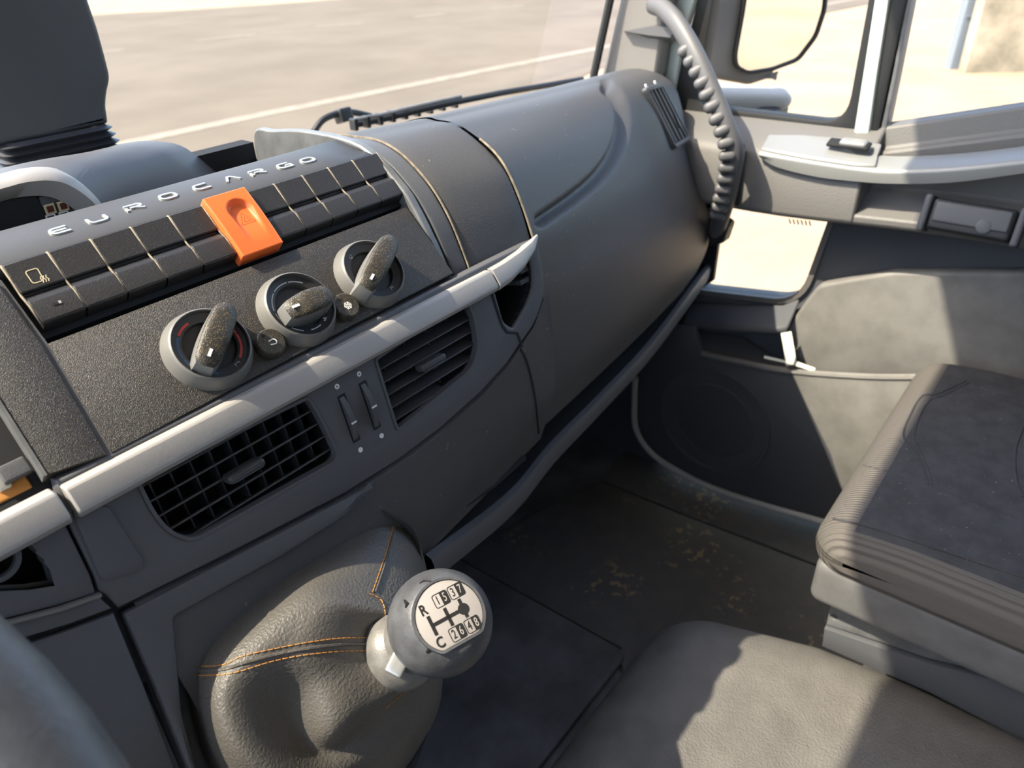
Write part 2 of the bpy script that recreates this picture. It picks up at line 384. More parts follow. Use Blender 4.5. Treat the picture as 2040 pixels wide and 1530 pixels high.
# passenger A pillar trim, black gasket, painted door frame upright
def quadprism(name, pts, d, mt, parent=None, bevel=.004, **k):
    m = MB(); m.prism(pts, d); return m.build(name, mt, parent, bevel=bevel, **k)
pa = [px_x(x, y, 1.215) for x, y in ((1192, 165), (1235, -10), (1286, -260), (1392, -260), (1335, 0), (1312, 165))]
tr = struct(quadprism('trim_1', [p for p in pa], (.07, .015, 0), M['pillar'], bevel=.012))
g = MB(); g.tube([px_x(1180, 165, 1.195), px_x(1198, 80, 1.197), px_x(1218, -12, 1.20), px_x(1270, -260, 1.20)], .0075, 8); g.build('gasket', M['seal'], tr)
quadprism('upper_pillar', [px_x(1284, -255, 1.215), W(1.215, .665, .71), W(1.215, .55, .71), px_x(1390, -255, 1.215)], (.07, .015, 0), M['pillar'], tr, .012)
quadprism('driver_pillar', [W(-.70, .96, -.26), W(-.70, .70, .71), W(-.70, .62, .71), W(-.70, .86, -.26)], (-.05, 0, 0), M['pillar'], tr, .01)
# fitting where the grab handle meets the pillar
g = MB(); g.add([px_x(x, y, 1.20) for x, y in ((1243, 62), (1300, 52), (1345, 55), (1335, 75), (1290, 70))]+[px_x(x, y, 1.225) for x, y in ((1243, 62), (1300, 48), (1350, 50), (1340, 85), (1290, 80))],
    [(0, 1, 2, 3, 4), (0, 5, 6, 1), (1, 6, 7, 2), (2, 7, 8, 3), (3, 8, 9, 4), (4, 9, 5, 0)]); g.build('handle_socket', M['grip'], tr)
quadprism('gasket', [px_x(x, y, 1.262) for x, y in ((1308, 170), (1332, 0), (1390, -260), (1420, -260), (1362, 0), (1330, 210))], (.02, 0, 0), M['seal'], tr, .004)

# ------------------------------------------------------------------ passenger door
DX = 1.27
FD = Fr(W(DX, 0, 0), -Y3, -X3)                  # u = towards the rear, v = up, n = into the cab
door = sempty('door_1', W(DX, .2, -1.0))
def dpx(pts, h=0): return FD.abs(pts, h)
hole = rnd(dpx([(1452, 380), (1668, 410), (1597, 604), (1376, 578)]), [.02, .02, .055, .03], 7)
plate('lower_panel', FD, [yz(FD, [(.66, -1.02), (-.6, -1.02), (-.6, -.30), (.66, -.30)]), hole], -.05, 0, M['doorlow'], door, bevel=.006)
struct(plate('window_4', FD, [[(a, b) for a, b in rnd(dpx([(1450, 375), (1672, 405), (1600, 610), (1370, 584)]), .05)]], -.038, -.032, M['sglass']))
m = MB()
for k in range(6):
    x = 1572+k*8; m.ribbon(FD, FD.abs([(x, 436+k*.8), (x+3, 446+k*.8)], -.031), .0022, -.0315, -.0308)
m.build('glass_stamp', M['ink'], door)
rg = MB(); hp = [V(p) for p in hole]; rg.ribbon(FD, hole, .010, -.004, .006, True); rg.build('window_frame', M['door'], door)
# window frames above the sill (black seals), painted divider
def sillz(y): return -.280 if y > .31 else -.280+(.31-y)*.27
q1 = rnd(dpx([(1384, 150), (1440, -60), (1768, -60), (1708, 0), (1694, 243), (1396, 213)], -.01), .02)
qo = dpx([(1338, 222), (1420, -90), (1532, -620), (1880, -620), (1800, -90), (1728, 262), (1338, 232)], -.01)
qh = rnd(dpx([(1393, 208), (1440, -80), (1552, -590), (1838, -590), (1750, -80), (1690, 243)], -.01), [.03, .01, .01, .01, .01, .04], 6)
plate('window_seal', FD, [qo, qh], -.03, .004, M['seal'], door, bevel=.003)
struct(plate('window_2', FD, [dpx([(1382, 216), (1430, -88), (1545, -600), (1845, -600), (1760, -88), (1700, 250)], -.01)], -.022, -.016, M['sglass']))
pv = [(1703, 268), (1722, 150), (1755, -60), (1838, -600), (1872, -600), (1786, -60), (1752, 150), (1735, 268)]
plate('divider_post', FD, [dpx(pv)], -.02, .012, M['paint'], door, bevel=.006)
plate('divider_seal', FD, [dpx([(1735, 268), (1752, 150), (1783, -60), (1870, -600), (1916, -600), (1822, -60), (1775, 150), (1752, 262)])], -.03, .006, M['seal'], door, bevel=.003)
plate('divider_channel', FD, [dpx([(1754, 262), (1778, 150), (1818, -60), (1912, -600), (1926, -600), (1828, -60), (1787, 150), (1765, 258)])], -.03, .002, M['steel'], door, bevel=.002)
struct(plate('window_3', FD, [dpx([(1752, 262), (1815, -90), (1914, -600), (2600, -700), (2600, 140), (2040, 212)])], -.02, -.014, M['sglass']))
up_ = [(1362, -60), (1510, -600), (1560, -600), (1408, -60), (1372, 60), (1340, 225), (1315, 225), (1330, 140)]
plate('frame_upright', FD, [dpx(up_, .0)], -.01, .012, M['paint'], door, bevel=.008)
# upper rear roof rail of the door
m = MB(); m.box(FD, -.62, 1.0, .64, .74, -.04, .02); m.build('top_rail', M['shell'], door, bevel=.01)
m = MB(); m.box(FD, .42, 1.0, -1.0, .74, -.04, .0); m.build('rear_post', M['shell'], door, bevel=.01)
# sill ledge and armrest body
def dsec(y, kind):
    zs = sillz(y); zb = lerp(-.40, -.418, sstep(.1, .47, y)); zt = -.322
    if kind == 0: s = [(1.29, zs), (1.268, zs-.004), (1.232, zt+.022), (1.200, zt+.008), (1.188, zt-.006), (1.187, zb+.004), (1.192, zb), (1.27, zb-.022)]
    else: s = [(1.29, zs), (1.268, zs-.004), (1.262, zs-.035), (1.252, zs-.040), (1.250, zb+.045), (1.205, zb+.022), (1.187, zb+.016), (1.187, zb+.004), (1.192, zb), (1.27, zb-.02)]
    return [W(x, y, z) for x, z in s]
ys = [.66, .60, .55, .50, .45, .40, .36, .33, .30, .285]
m = MB(); rows = [dsec(y, 0) for y in ys]; m.grid(rows); k = len(m.v)
m.f += [tuple(range(8)), tuple(range(k-1, k-9, -1))]; m.mi += [0, 0]
m.build('door_trim', M['door'], door, smooth=50, bevel=.004)
ys2 = [.285, .27, .24, .2, .15, .1, .0, -.1, -.3, -.6]
m = MB(); m.grid([dsec(y, 1) for y in ys2]); m.build('door_trim', M['door'], door, smooth=40, bevel=.003)
# silver armrest: a bowed bar with a flat top plate
tp = [(1512, 305), (1560, 314), (1640, 327), (1710, 337), (1780, 342), (1900, 337), (2040, 322), (2200, 300), (2480, 262)]
bt = [(1512, 312), (1545, 333), (1620, 352), (1690, 361), (1780, 367), (1900, 364), (2040, 346), (2200, 325), (2480, 290)]
rows = []
for a, b in zip(cr(tp, 4), cr(bt, 4)):
    A = px_x(*a, 1.178); B = px_x(*b, 1.180)
    rows.append([A+V((.055, 0, .010)), A+V((.004, 0, .0035)), A, A+V((-.001, 0, -.004)), B+V((0, 0, .002)), B, B+V((.03, 0, -.002))])
m = MB(); m.grid(rows, closeu=True); k = len(m.v); m.f += [tuple(range(7)), tuple(range(k-1, k-8, -1))]; m.mi += [0, 0]
ar = m.build('armrest', M['arm'], door, smooth=40, bevel=.002)
tpl = [px_x(x, y, xx)+V((0, 0, .004)) for x, y, xx in ((1515, 300, 1.182), (1530, 272, 1.225), (1600, 273, 1.236), (1700, 281, 1.238), (1757, 291, 1.236), (1748, 310, 1.222), (1745, 333, 1.182), (1700, 331, 1.180), (1600, 316, 1.180))]
m = MB(); m.prism(tpl, (0, 0, -.012)); m.build('top_plate', M['arm'], ar, bevel=.003)
c = px_x(1690, 293, 1.215)
FLt = Fr(c+V((0, 0, .004)), -Y3, (V((-.25, 0, 1))))
m = MB(); m.rbox(FLt, (.031, .011, .003), .003); m.build('latch_recess', M['void'], ar)
m = MB(); m.rbox(FLt.moved(.007, 0, .002), (.020, .009, .006), .005); m.build('lock_lever', M['arm'], ar)
# dark box set into the lower door rail with a round badge
c = px_x(1938, 440, 1.185); FB0 = Fr(c, -Y3, V((-1, 0, .35)))
bx0 = MB(); bx0.rbox(FB0, (.052, .022, .030), .006); bo = bx0.build('ashtray', M['black'], door)
m = MB(); m.rbox(FB0.moved(.0, .004, .030), (.047, .014, .003), .003); m.build('lid', M['dash'], bo)
m = MB(); m.lathe(FB0.moved(.018, -.006, .032), [(.0, .0015), (.008, .0015), (.0095, .001), (.0098, .0)], 24); m.build('badge', M['dash'], bo)
for s in (-1, 1):
    m = MB(); m.rbox(FB0.moved(s*.058, 0, .004), (.005, .026, .028), .004); m.build('cheek', M['doorlow'], bo)
# pocket: front wall, bulged back insert, lip
FPk = Fr(W(1.195, 0, 0), -Y3, -X3)
ol = cr([(1398, 704), (1450, 716), (1560, 738), (1690, 749), (1800, 752), (1950, 748)], 5)
out = ol + [(1950, 1130), (1760, 1075), (1620, 1030)] + cr([(1500, 997), (1400, 960), (1315, 915), (1278, 870), (1264, 815), (1264, 750), (1290, 690), (1330, 650)], 4)[0:] + [(1380, 655)]
plate('pocket_front', FPk, [FPk.abs(out)], -.02, 0, M['doorlow'], door, bevel=.004)
m = MB(); m.tube([px_x(x, y, 1.197) for x, y in ol], .0062, 8); m.build('pocket_lip', M['pocket'], door)
ins = FPk.abs([(1560, 735), (1567, 655), (1600, 607), (1632, 566), (1780, 540), (2050, 540), (2050, 800), (1560, 800)], -.05)
plate('pocket_panel', FPk, [rnd(ins, .012)], -.07, -.045, M['pocket'], door, bevel=.007, seg=3)
plate('pocket_front', FPk, [FPk.abs([(1575, 742), (1690, 749), (1800, 752), (1950, 748), (1950, 1100), (1700, 1050), (1655, 905)], .002)], -.002, .002, M['pocket'], door, bevel=.001)  # paler plate over the front wall, paints its sunlit part
sh = [px_x(x, y, xx) for x, y, xx in ((1375, 600, 1.26), (1480, 606, 1.26), (1560, 606, 1.26), (1595, 592, 1.26), (1570, 652, 1.215), (1540, 655, 1.21), (1460, 652, 1.21), (1360, 642, 1.21))]
m = MB(); m.prism(sh, (0, 0, -.012)); m.build('window_ledge', M['doorlow'], door, bevel=.004)
m = MB(); m.prism([px_x(x, y, xx) for x, y, xx in ((1385, 662, 1.255), (1480, 672, 1.255), (1575, 735, 1.25), (1570, 760, 1.20), (1400, 704, 1.20))], (0, 0, -.01)); m.build('pocket_floor', M['doorlow'], door)
FSp = Fr(px_x(1420, 840, 1.194), -Y3, -X3)
m = MB(); m.lathe(FSp, [(.118, 0), (.117, .003), (.112, .003), (.111, 0), (.085, .0), (.084, .002), (.080, .002), (.079, 0)], 48); m.build('speaker_ring', M['doorlow'], door)
se = cr([(1266, 752), (1264, 800), (1266, 850), (1285, 888), (1320, 920), (1400, 964), (1500, 1000), (1640, 1040), (1760, 1078)], 5)
m = MB(); m.tube([px_x(x, y, 1.186) for x, y in se], .0065, 8); m.build('edge_strip', M['edge'], door)
# pale cable tie on the pocket lip
ct = thing('cable_tie', 'white nylon cable tie looped over the door pocket lip', 'cable tie', px_x(1575, 735, 1.2))
def strap(name, pts, wd, th, mt, parent):
    m = MB()
    for a, b in zip(pts[:-1], pts[1:]):
        fr = Fr(a, b-a, (CAM-a)); m.box(fr, 0, (b-a).length, -wd/2, wd/2, -th/2, th/2)
    return m.build(name, mt, parent, bevel=.0006)
strap('band', [px_x(1566, 662, 1.215), px_x(1571, 690, 1.205), px_x(1577, 728, 1.195)], .018, .0022, M['tie'], ct)
strap('tail', [px_x(1522, 711, 1.20), px_x(1570, 722, 1.192)], .005, .002, M['tie'], ct)
strap('tail', [px_x(1574, 720, 1.192), px_x(1622, 737, 1.19)], .008, .002, M['tie'], ct)
m = MB(); m.rbox(Fr(px_x(1575, 717, 1.19), -Y3, (-1, -.4, .3)), (.007, .008, .005), .002); m.build('lock_head', M['tie'], ct)

# ------------------------------------------------------------------ dashboard
S2 = math.sqrt(.5)
dash = thing('dashboard', 'charcoal truck dashboard with rotary heater controls, switch row and air vents', 'dashboard', W(.3, .5, -.9))
FP = Fr(W(0, .439, -.233), X3, (0, -S2, S2))     # heater panel plane, 45 degrees
FV = Fr(W(0, .414, -.258), X3, (0, -.97, .243))  # vent fascia plane
def part(m, name, mt, parent=dash, **k): return m.build(name, mt, parent, **k)
# heater panel and left hand panel
hp_ = FP.abs([(94, 683), (836, 401), (852, 425), (905, 543), (760, 618), (222, 903)]); hp_ = [(min(a, .4345), b) for a, b in hp_]
plate('heater_panel', FP, [hp_], -.014, 0, M['panel'], dash, bevel=.0016)
lp_ = FP.abs([(-160, 640), (-2, 572), (80, 672), (216, 908), (90, 950), (-2, 815), (-160, 560)])
lp_ = FP.abs([(-2, 566), (84, 686), (214, 906), (92, 948), (-150, 560), (-150, 500)])
plate('side_panel', FP, [lp_], -.014, .001, M['panel'], dash, bevel=.0016)
m = MB(); m.ribbon(FP, FP.abs([(-4, 558), (87, 682), (219, 907)]), .0035, -.012, -.001); part(m, 'panel_seam', M['dash'])
m = MB(); m.ribbon(FP, FP.abs([(-150, 556), (-4, 800), (90, 949)]), .0022, -.01, .0016); part(m, 'panel_edge', M['rim'])
# dark box under panels
m = MB(); m.box(FP, .0, .44, -.045, .11, -.05, -.016); part(m, 'panel_base', M['void'])
# switch row
m = MB(); m.box(FP, .1305, .4435, .0475, .0985, -.016, -.007); part(m, 'switch_tray', M['void'])
SW = [.134, .161, .188, .2155, .243, .2695, .307, .332, .359, .3855, .412, .4405]
prof = [(.0970, -.006), (.0970, .0012), (.0962, .0020), (.0765, .0020), (.0758, .0012), (.0756, -.0010), (.0748, -.0012), (.0740, -.0008), (.0690, .0030), (.0675, .0034), (.0542, .0036), (.0530, .0030), (.0524, .0014), (.0515, -.006)]
def xprof(fr, prof, a0, a1):
    m = MB(); n = len(prof)
    m.grid([[fr.pt(a, b, h) for b, h in prof] for a in (a0, a1)], flip=True)
    k = len(m.v); m.f += [tuple(range(n)), tuple(range(2*n-1, n-1, -1))]; m.mi += [0, 0]
    return m
first = None
for i in range(11):
    if i == 5: continue
    sw = xprof(FP, prof, SW[i]+.0007, SW[i+1]-.0007).build('switch_button', M['switch'], dash, smooth=25, bevel=.0003)
    if i == 0: first = sw
for i, a in enumerate(SW):
    if i in (0,): pass
    m = MB(); rr = random.Random(i)
    m.grid([[FP.pt(a+s*.0006+rr.uniform(-.0001, .0001), b, h) for b, h in ((.0972, .0016), (.085, .0022), (.0760, .0012), (.0735, .0016), (.066, .0036), (.0540, .0030))] for s in (-1, 1)])
    o = part(m, 'divider', M['dust']); o.modifiers.new('t', 'SOLIDIFY').thickness = .0012
# first switch: heated mirror icon and indicator slot
FI = FP.moved(*FP.ab(72, 549, .002), .0021)
m = MB(); m.ribbon(FI, rnd([(-.0042, -.0045), (.0022, -.0045), (.0030, .0045), (-.0042, .0045)], .0016, 3), .0005, 0, .0002, True)
for k in range(3): m.ribbon(FI, [(.0012+k*.0016, -.006), (.0018+k*.0016, -.0045), (.001+k*.0016, -.003), (.0018+k*.0016, -.0015)], .0005, 0, .0002)
m.build('icon', M['cream'], first)
m = MB(); m.box(FP.moved(*FP.ab(113, 604, .0036), .0036), -.0022, .0022, -.0009, .0009, 0, .0003); m.build('indicator_slot', M['void'], first)
m = MB(); m.box(FP.moved(*FP.ab(113, 604, .0036), .0036), .0012, .0026, -.0009, .0009, 0, .0005); m.build('indicator_lamp', M['grey_print'], first)
# hazard switch with scooped finger recess
def hz(a, b):
    u = (a-.2705)/.0355; v = (b-.0475)/.052
    h = .0062 + .0012*math.sin(math.pi*min(1, max(0, v)))
    cx_, top, wd = .585, .86, .30
    du = abs(u-cx_); vv = v-(top-wd*.65)
    e = math.hypot(du, max(0, vv)/.65) if vv > 0 else du + (-vv)*.10
    dep = sstep(wd, wd-.10, e)*sstep(.10, .80, v)
    return h-.0042*dep
NA, NB = 46, 60
rows = []
for j in range(NB+1):
    b = lerp(.0478, .0992, j/NB); rows.append([FP.pt(lerp(.2703, .3058, i/NA), b, hz(lerp(.2705, .306, i/NA), b)) for i in range(NA+1)])
m = MB(); m.grid(rows)
rim_ = [rows[0][i] for i in range(NA+1)]+[r[-1] for r in rows[1:]]+[rows[-1][i] for i in range(NA-1, -1, -1)]+[r[0] for r in rows[-2:0:-1]]
def low(p, h):
    d = (p-FP.o).dot(FP.n); return p-FP.n*(d-h)
m.grid([rim_, [low(p, -.008) for p in rim_]], closeu=True)
hzo = part(m, 'hazard_switch', M['orange'], smooth=50, bevel=.0012, seg=3, label='orange hazard light switch')
def tri(r, c): return [(c[0]+r*math.cos(t), c[1]+r*math.sin(t)) for t in (math.pi/2, math.pi/2+2.094, math.pi/2+4.189)]
tc_ = (.2915, .0745); FH = FP.moved(0, 0, 0)
for r in (.0068, .0030):
    m = MB(); t3 = tri(r, tc_); pts = [(lerp(t3[i][0], t3[(i+1) % 3][0], k/8), lerp(t3[i][1], t3[(i+1) % 3][1], k/8)) for i in range(3) for k in range(8)]
    for i in range(24):
        p, q = pts[i], pts[(i+1) % 24]; d = V((q[0]-p[0], q[1]-p[1])).normalized(); nn = V((-d.y, d.x))*.00022
        m.add([FP.pt(p[0]+nn.x*s, p[1]+nn.y*s, hz(*p)+.00012) for s in (-1, 1)]+[FP.pt(q[0]+nn.x*s, q[1]+nn.y*s, hz(*q)+.00012) for s in (1, -1)], [(0, 1, 2, 3)])
    m.build('icon', M['orange_d'], hzo, 0)
# ledge with the raised name
FL = Fr(W(0, .5075, -.1640), X3, (0, -.15, .99))
edge = [(.062, .0), (.0615, .0), (.060, .0)]
m = MB(); m.grid([[FL.pt(a, b, h) for b, h in ((.0, -.012), (0, -.0016), (.0016, 0), (.046, 0), (.049, -.001), (.050, -.004), (.050, -.020))] for a in np.linspace(-.10, .4365, 12)]); part(m, 'name_ledge', M['ledge'], smooth=50).modifiers.new('t', 'SOLIDIFY').thickness = .003
def arc(cx, cy, r, a0, a1, n=5): return [(cx+r*math.cos(math.radians(lerp(a0, a1, k/n))), cy+r*math.sin(math.radians(lerp(a0, a1, k/n)))) for k in range(n+1)]
LT = {'E': [[(1.35, 1)]+arc(.42, .58, .42, 90, 180)+arc(.42, .42, .42, 180, 270)+[(1.35, 0)], [(.15, .5), (1.2, .5)]],
      'U': [[(0, 1)]+arc(.42, .42, .42, 180, 270)+arc(.98, .42, .42, 270, 360)+[(1.4, 1)]],
      'R': [[(0, 1), (.3, 1)]+arc(1.1, .74, .26, 90, -90)+[(.35, .48)], [(.75, .48), (1.4, 0)], [(0, 0), (0, .62)]],
      'O': [arc(.42, .58, .42, 90, 180)+arc(.42, .42, .42, 180, 270)+arc(.98, .42, .42, 270, 360)+arc(.98, .58, .42, 0, 90)+[(.42, 1)]],
      'C': [[(1.35, 1)]+arc(.42, .58, .42, 90, 180)+arc(.42, .42, .42, 180, 270)+[(1.35, 0)]],
      'A': [[(0, 0), (.55, 1), (.85, 1), (1.4, 0)]],
      'G': [[(1.35, 1)]+arc(.42, .58, .42, 90, 180)+arc(.42, .42, .42, 180, 270)+[(1.35, 0), (1.35, .5), (.8, .5)]]}
for ch, q in zip('EUROCARGO', ((120, 461), (195, 439), (268, 415), (335, 393), (402, 374), (461, 358), (513, 345), (567, 332), (613, 321))):
    a, b = FL.ab(*q); hgt = .0078; m = MB()
    for st in LT[ch]: m.ribbon(FL, [(a+(x-.7)*hgt*1.08, b+(y-.5)*hgt) for x, y in st], .0020, 0, .0013)
    part(m, 'letter', M['chrome'], smooth=0)
# tray behind the ledge, instrument cowl
m = MB(); m.box(Fr(W(0, .56, -.22), X3, Z3), -.1, .44, 0, .20, -.03, .0); part(m, 'storage_tray', M['black'])
m = MB(); m.box(Fr(W(0, .70, -.22), X3, Z3), .30, .445, 0, .02, 0, .041); part(m, 'tray_wall', M['void'])
cy_ = px_y(0, 365, .60); AR = [px_y(x, y, .60) for x, y in ((-260, 440), (-120, 392), (0, 363), (50, 350), (95, 346), (130, 352), (165, 372), (195, 400), (212, 430), (220, 460))]
def cowl_row(dy, grow, up): return [p+V((grow*max(0, (p.x-.10))/.13, dy, up)) for p in AR]
AR = [V(p) for p in cr([tuple(p) for p in AR], 4)]
inner = [p+V((-.012, 0, -.013)) for p in AR]
m = MB(); m.grid([[p+V((0, .012, 0)) for p in inner], inner, [p+V((-.004, -.006, -.003)) for p in AR], [p+V((0, -.002, .001)) for p in AR], [p+V((.002, .010, .003)) for p in AR]])
part(m, 'cowl_arch', M['strip'], smooth=60)
RC = [V(p) for p in cr([tuple(px_y(x, y, .70)) for x, y in ((-260, 430), (-100, 382), (0, 354), (60, 340), (130, 322), (200, 303), (262, 283), (320, 282), (372, 296), (440, 352))], 4)]
fr0 = [p+V((.001, .006, .002)) for p in AR]
rows = [fr0]+[[a.lerp(b, t)+V((0, 0, .006*math.sin(math.pi*t))) for a, b in zip(fr0, RC)] for t in (.25, .5, .75, 1)]+[[p+V((.004, .03, -.006)) for p in RC], [p+V((.0, .06, -.03)) for p in RC], [p+V((-.01, .08, -.09)) for p in RC]]
m = MB(); m.grid(rows); part(m, 'cowl_hood', M['fascia'], smooth=60)
base_ = [W(AR[0].x, .615, -.24), W(.30, .615, -.24)]
m = MB(); k = len(inner); m.add([p+V((0, .012, 0)) for p in inner]+[W(.27, .612, -.25), W(-.1, .612, -.25)], [tuple(range(k+2))]); part(m, 'cluster_face', M['pillar'], smooth=0)
FCl = Fr(W(.2, .606, -.2), X3, (0, -1, .0))
m = MB(); m.prism([FCl.pt(*FCl.ab(x, y, 0), 0) for x, y in ((-60, 408), (55, 383), (70, 392), (100, 450), (-60, 500))], (0, -.004, 0)); part(m, 'display', M['void'], bevel=.001)
pl_ = m = MB(); m.prism([FCl.pt(*FCl.ab(x, y, 0), .003) for x, y in ((74, 392), (133, 379), (142, 384), (156, 422), (140, 445), (92, 460))], (0, .006, 0)); bp = part(m, 'button_plate', M['fascia'], bevel=.0008)
for x, y in ((99, 416), (125, 410)):
    f = FCl.moved(*FCl.ab(x, y, .004), .004)
    m = MB(); m.box(f, -.0036, .0036, -.0036, .0036, 0, .001); m.build('lamp_frame', M['cream'], bp)
    m = MB(); m.box(f, -.0022, .0022, -.0022, .0024, .001, .0016); m.build('lamp', mat('dark red lens', (.10, .03, .02), .3), bp)
    f2 = FCl.moved(*FCl.ab(x+3, y+19, .004), .004)
    m = MB(); m.ribbon(f2, [(-.003, -.0026), (.003, -.0026), (.003, .0026), (-.003, .0026)], .0009, 0, .0006, True); m.box(f2, -.001, .001, -.001, .001, 0, .0006); m.build('icon', M['white'], bp)

# right hand rim and lofted dash pad
AP = [(.428, -.275), (.4305, -.266), (.434, -.256), (.445, -.233), (.462, -.205), (.479, -.186), (.523, -.1585), (.593, -.1545), (.65, -.160), (.684, -.168), (.687, -.23)]
APc = cr(AP, 5)
m = MB(); m.prism([W(.4365, y, z) for y, z in APc]+[W(.4365, .60, -.235), W(.4365, .44, -.285)], (.0085, 0, 0)); part(m, 'binnacle_rim', M['rim'], smooth=50, bevel=.002)
UA = [(.430, -.270), (.434, -.256), (.453, -.217), (.479, -.187), (.515, -.1655), (.56, -.1615), (.64, -.175), (.90, -.265)]
UC = [(.421, -.268), (.425, -.253), (.437, -.222), (.456, -.1925), (.498, -.166), (.533, -.160), (.60, -.1715), (.90, -.272)]
def upper(x):
    t = (x-.445)/.105; return cr([(lerp(a[0], b[0], t), lerp(a[1], b[1], t)) for a, b in zip(UA, UC)], 6)
for nm, x0, x1, mt in (('end_band', .4465, .4640, M['dash']), ('end_panel', .4662, .5495, M['pad'])):
    m = MB(); m.grid([[W(x, y, z) for y, z in upper(x)] for x in np.linspace(x0, x1, 6)])
    o = part(m, nm, mt, smooth=60); s = o.modifiers.new('t', 'SOLIDIFY'); s.thickness = .006; s.offset = 1 if False else -1
    b = o.modifiers.new('b', 'BEVEL'); b.width = .001; b.segments = 2; b.limit_method = 'ANGLE'
m = MB(); m.grid([[W(x, y+.005, z-.005) for y, z in upper(x)] for x in (.44, .56)]); part(m, 'seam_backing', M['void'])
m = MB(); m.ribbon(Fr(W(.4655, 0, 0), Y3, X3), [(y-.0006, z+.0002) for y, z in upper(.465)[3:38]], .0016, -.0006, .0006); part(m, 'seam_dust', M['dust'])
PC = [(.419, -.489), (.411, -.42), (.410, -.334), (.415, -.292), (.4245, -.251), (.455, -.192), (.498, -.1655), (.533, -.1595), (.60, -.171), (.91, -.275)]
PD = [(.546, -.572), (.523, -.499), (.529, -.442), (.558, -.376), (.584, -.318), (.602, -.265), (.622, -.230), (.668, -.2135), (.73, -.219), (.87, -.268)]
PE = [(.60, -.565), (.575, -.495), (.578, -.44), (.60, -.38), (.615, -.325), (.628, -.275), (.645, -.247), (.68, -.232), (.73, -.235), (.86, -.278)]
NT = 30
gro = cr([(1078, 436), (1150, 385), (1200, 338), (1230, 285), (1238, 232), (1228, 196), (1208, 176)], 8)
gro = np.array(gro)
def padrow(x):
    if x <= 1.19:
        t = (x-.552)/(1.2-.552); bul = .010*math.sin(math.pi*min(1, max(0, t)))
        pts = [(lerp(a[0], b[0], t)-(bul if 1 <= i <= 4 else bul*.4), lerp(a[1], b[1], t)) for i, (a, b) in enumerate(zip(PC, PD))]
    else:
        t = (x-1.19)/.045; t = 1-math.sqrt(max(0, 1-t*t)); t0 = (1.19-.552)/(1.2-.552)
        pts = [(lerp(lerp(c[0], d[0], t0), e[0], t), lerp(lerp(c[1], d[1], t0), e[1], t)) for c, d, e in zip(PC, PD, PE)]
    return [W(x, y, z) for y, z in cr(pts, NT)]
xs = list(np.linspace(.552, 1.19, 400))+[1.19+.045*math.sin(math.pi/2*k/8) for k in range(1, 9)]
rows = [padrow(x) for x in xs]
P = np.array([[tuple(p) for p in r] for r in rows]); dx = np.gradient(P, axis=0); dt = np.gradient(P, axis=1)
N = np.cross(dt, dx); N /= np.linalg.norm(N, axis=2)[..., None]
N *= np.sign((np.array(CAM)-P)[..., :].__mul__(N).sum(2))[..., None]
q = P-np.array(CAM); dz_ = q@np.array(CF); PXc = np.stack([q@np.array(CR)/dz_*FPX+CX, -(q@np.array(CU))/dz_*FPX+CY], 2)
A0, B0 = gro[:-1], gro[1:]; dmin = np.full(PXc.shape[:2], 1e9); sgn = np.zeros(PXc.shape[:2])
for a, b in zip(A0, B0):
    d = b-a; t = np.clip(((PXc-a)@d)/(d@d), 0, 1); v = PXc-(a+t[..., None]*d); dd = np.linalg.norm(v, axis=2)
    cr_ = d[0]*v[..., 1]-d[1]*v[..., 0]; k = dd < dmin; dmin = np.where(k, dd, dmin); sgn = np.where(k, np.sign(cr_), sgn)
sd_ = dmin*sgn                                    # signed distance in px: + is the lower right side
def ss(a, b, x):
    t = np.clip((x-a)/(b-a), 0, 1); return t*t*(3-2*t)
dep = ss(-15, -2, sd_)*(1-ss(0, 22, sd_))
dep = np.where(np.isfinite(dep), dep, 0)
P2 = P - N*(.0100*dep)[..., None]
m = MB(); m.grid([[tuple(p) for p in r] for r in P2])
k = len(rows[0]); m.f.append(tuple((len(rows)-1)*k+j for j in range(k))); m.mi.append(0)
o = part(m, 'passenger_pad', M['pad'], smooth=60)
m = MB(); m.grid([[p+V((0, .004, -.002)) for p in padrow(x)[:9:2]]+[padrow(x)[0]+V((0, .20, .03))] for x in np.linspace(.552, 1.22, 10)]); part(m, 'glovebox_underside', M['dash'])
m = MB(); m.tube([W(.5525, y, z) for y, z in [(p.y, p.z-1.05) for p in padrow(.5525)[43:171]]], .0012, 6); part(m, 'seam_dust', M['dust'])

# side window vent on the end of the pad
def padpt(px, py):                                # nearest pad vertex to a pixel
    d = np.hypot(PXc[..., 0]-px, PXc[..., 1]-py); i, j = np.unravel_index(np.argmin(d), d.shape); return V(P[i, j]), V(N[i, j])
c0, n0 = padpt(1322, 222)
A_ = padpt(1302, 172)[0]; B_ = padpt(1350, 280)[0]
FVn = Fr(c0, (A_-B_), n0)
vo = [(FVn.u.dot(hit(x, y, c0, FVn.n)-c0), FVn.v.dot(hit(x, y, c0, FVn.n)-c0)) for x, y in ((1290, 183), (1318, 175), (1368, 272), (1342, 288))]
def grow(poly, s):
    c = V((sum(p[0] for p in poly)/len(poly), sum(p[1] for p in poly)/len(poly))); return [tuple(c+(V(p)-c)*s) for p in poly]
vb = plate('window_vent', FVn, [rnd(grow(vo, 1.16), .008), rnd(vo, .003)], -.006, .004, M['dash'], dash, bevel=.002, label='narrow air vent on the dash end')
plate('cavity', FVn, [vo], -.004, .001, M['void'], vb)
for k in range(4):
    t = (k+.5)/4; p = V(vo[0]).lerp(V(vo[1]), t); r = V(vo[3]).lerp(V(vo[2]), t)
    m = MB(); m.ribbon(FVn, [tuple(p), tuple(r)], .0042, .0, .0035); m.build('slat', M['pillar'], vb)
t = V(vo[0]).lerp(V(vo[2]), .66)
m = MB(); m.rbox(FVn.moved(t[0], t[1], .004), (.012, .003, .003), .002); m.build('slider', M['black'], vb)
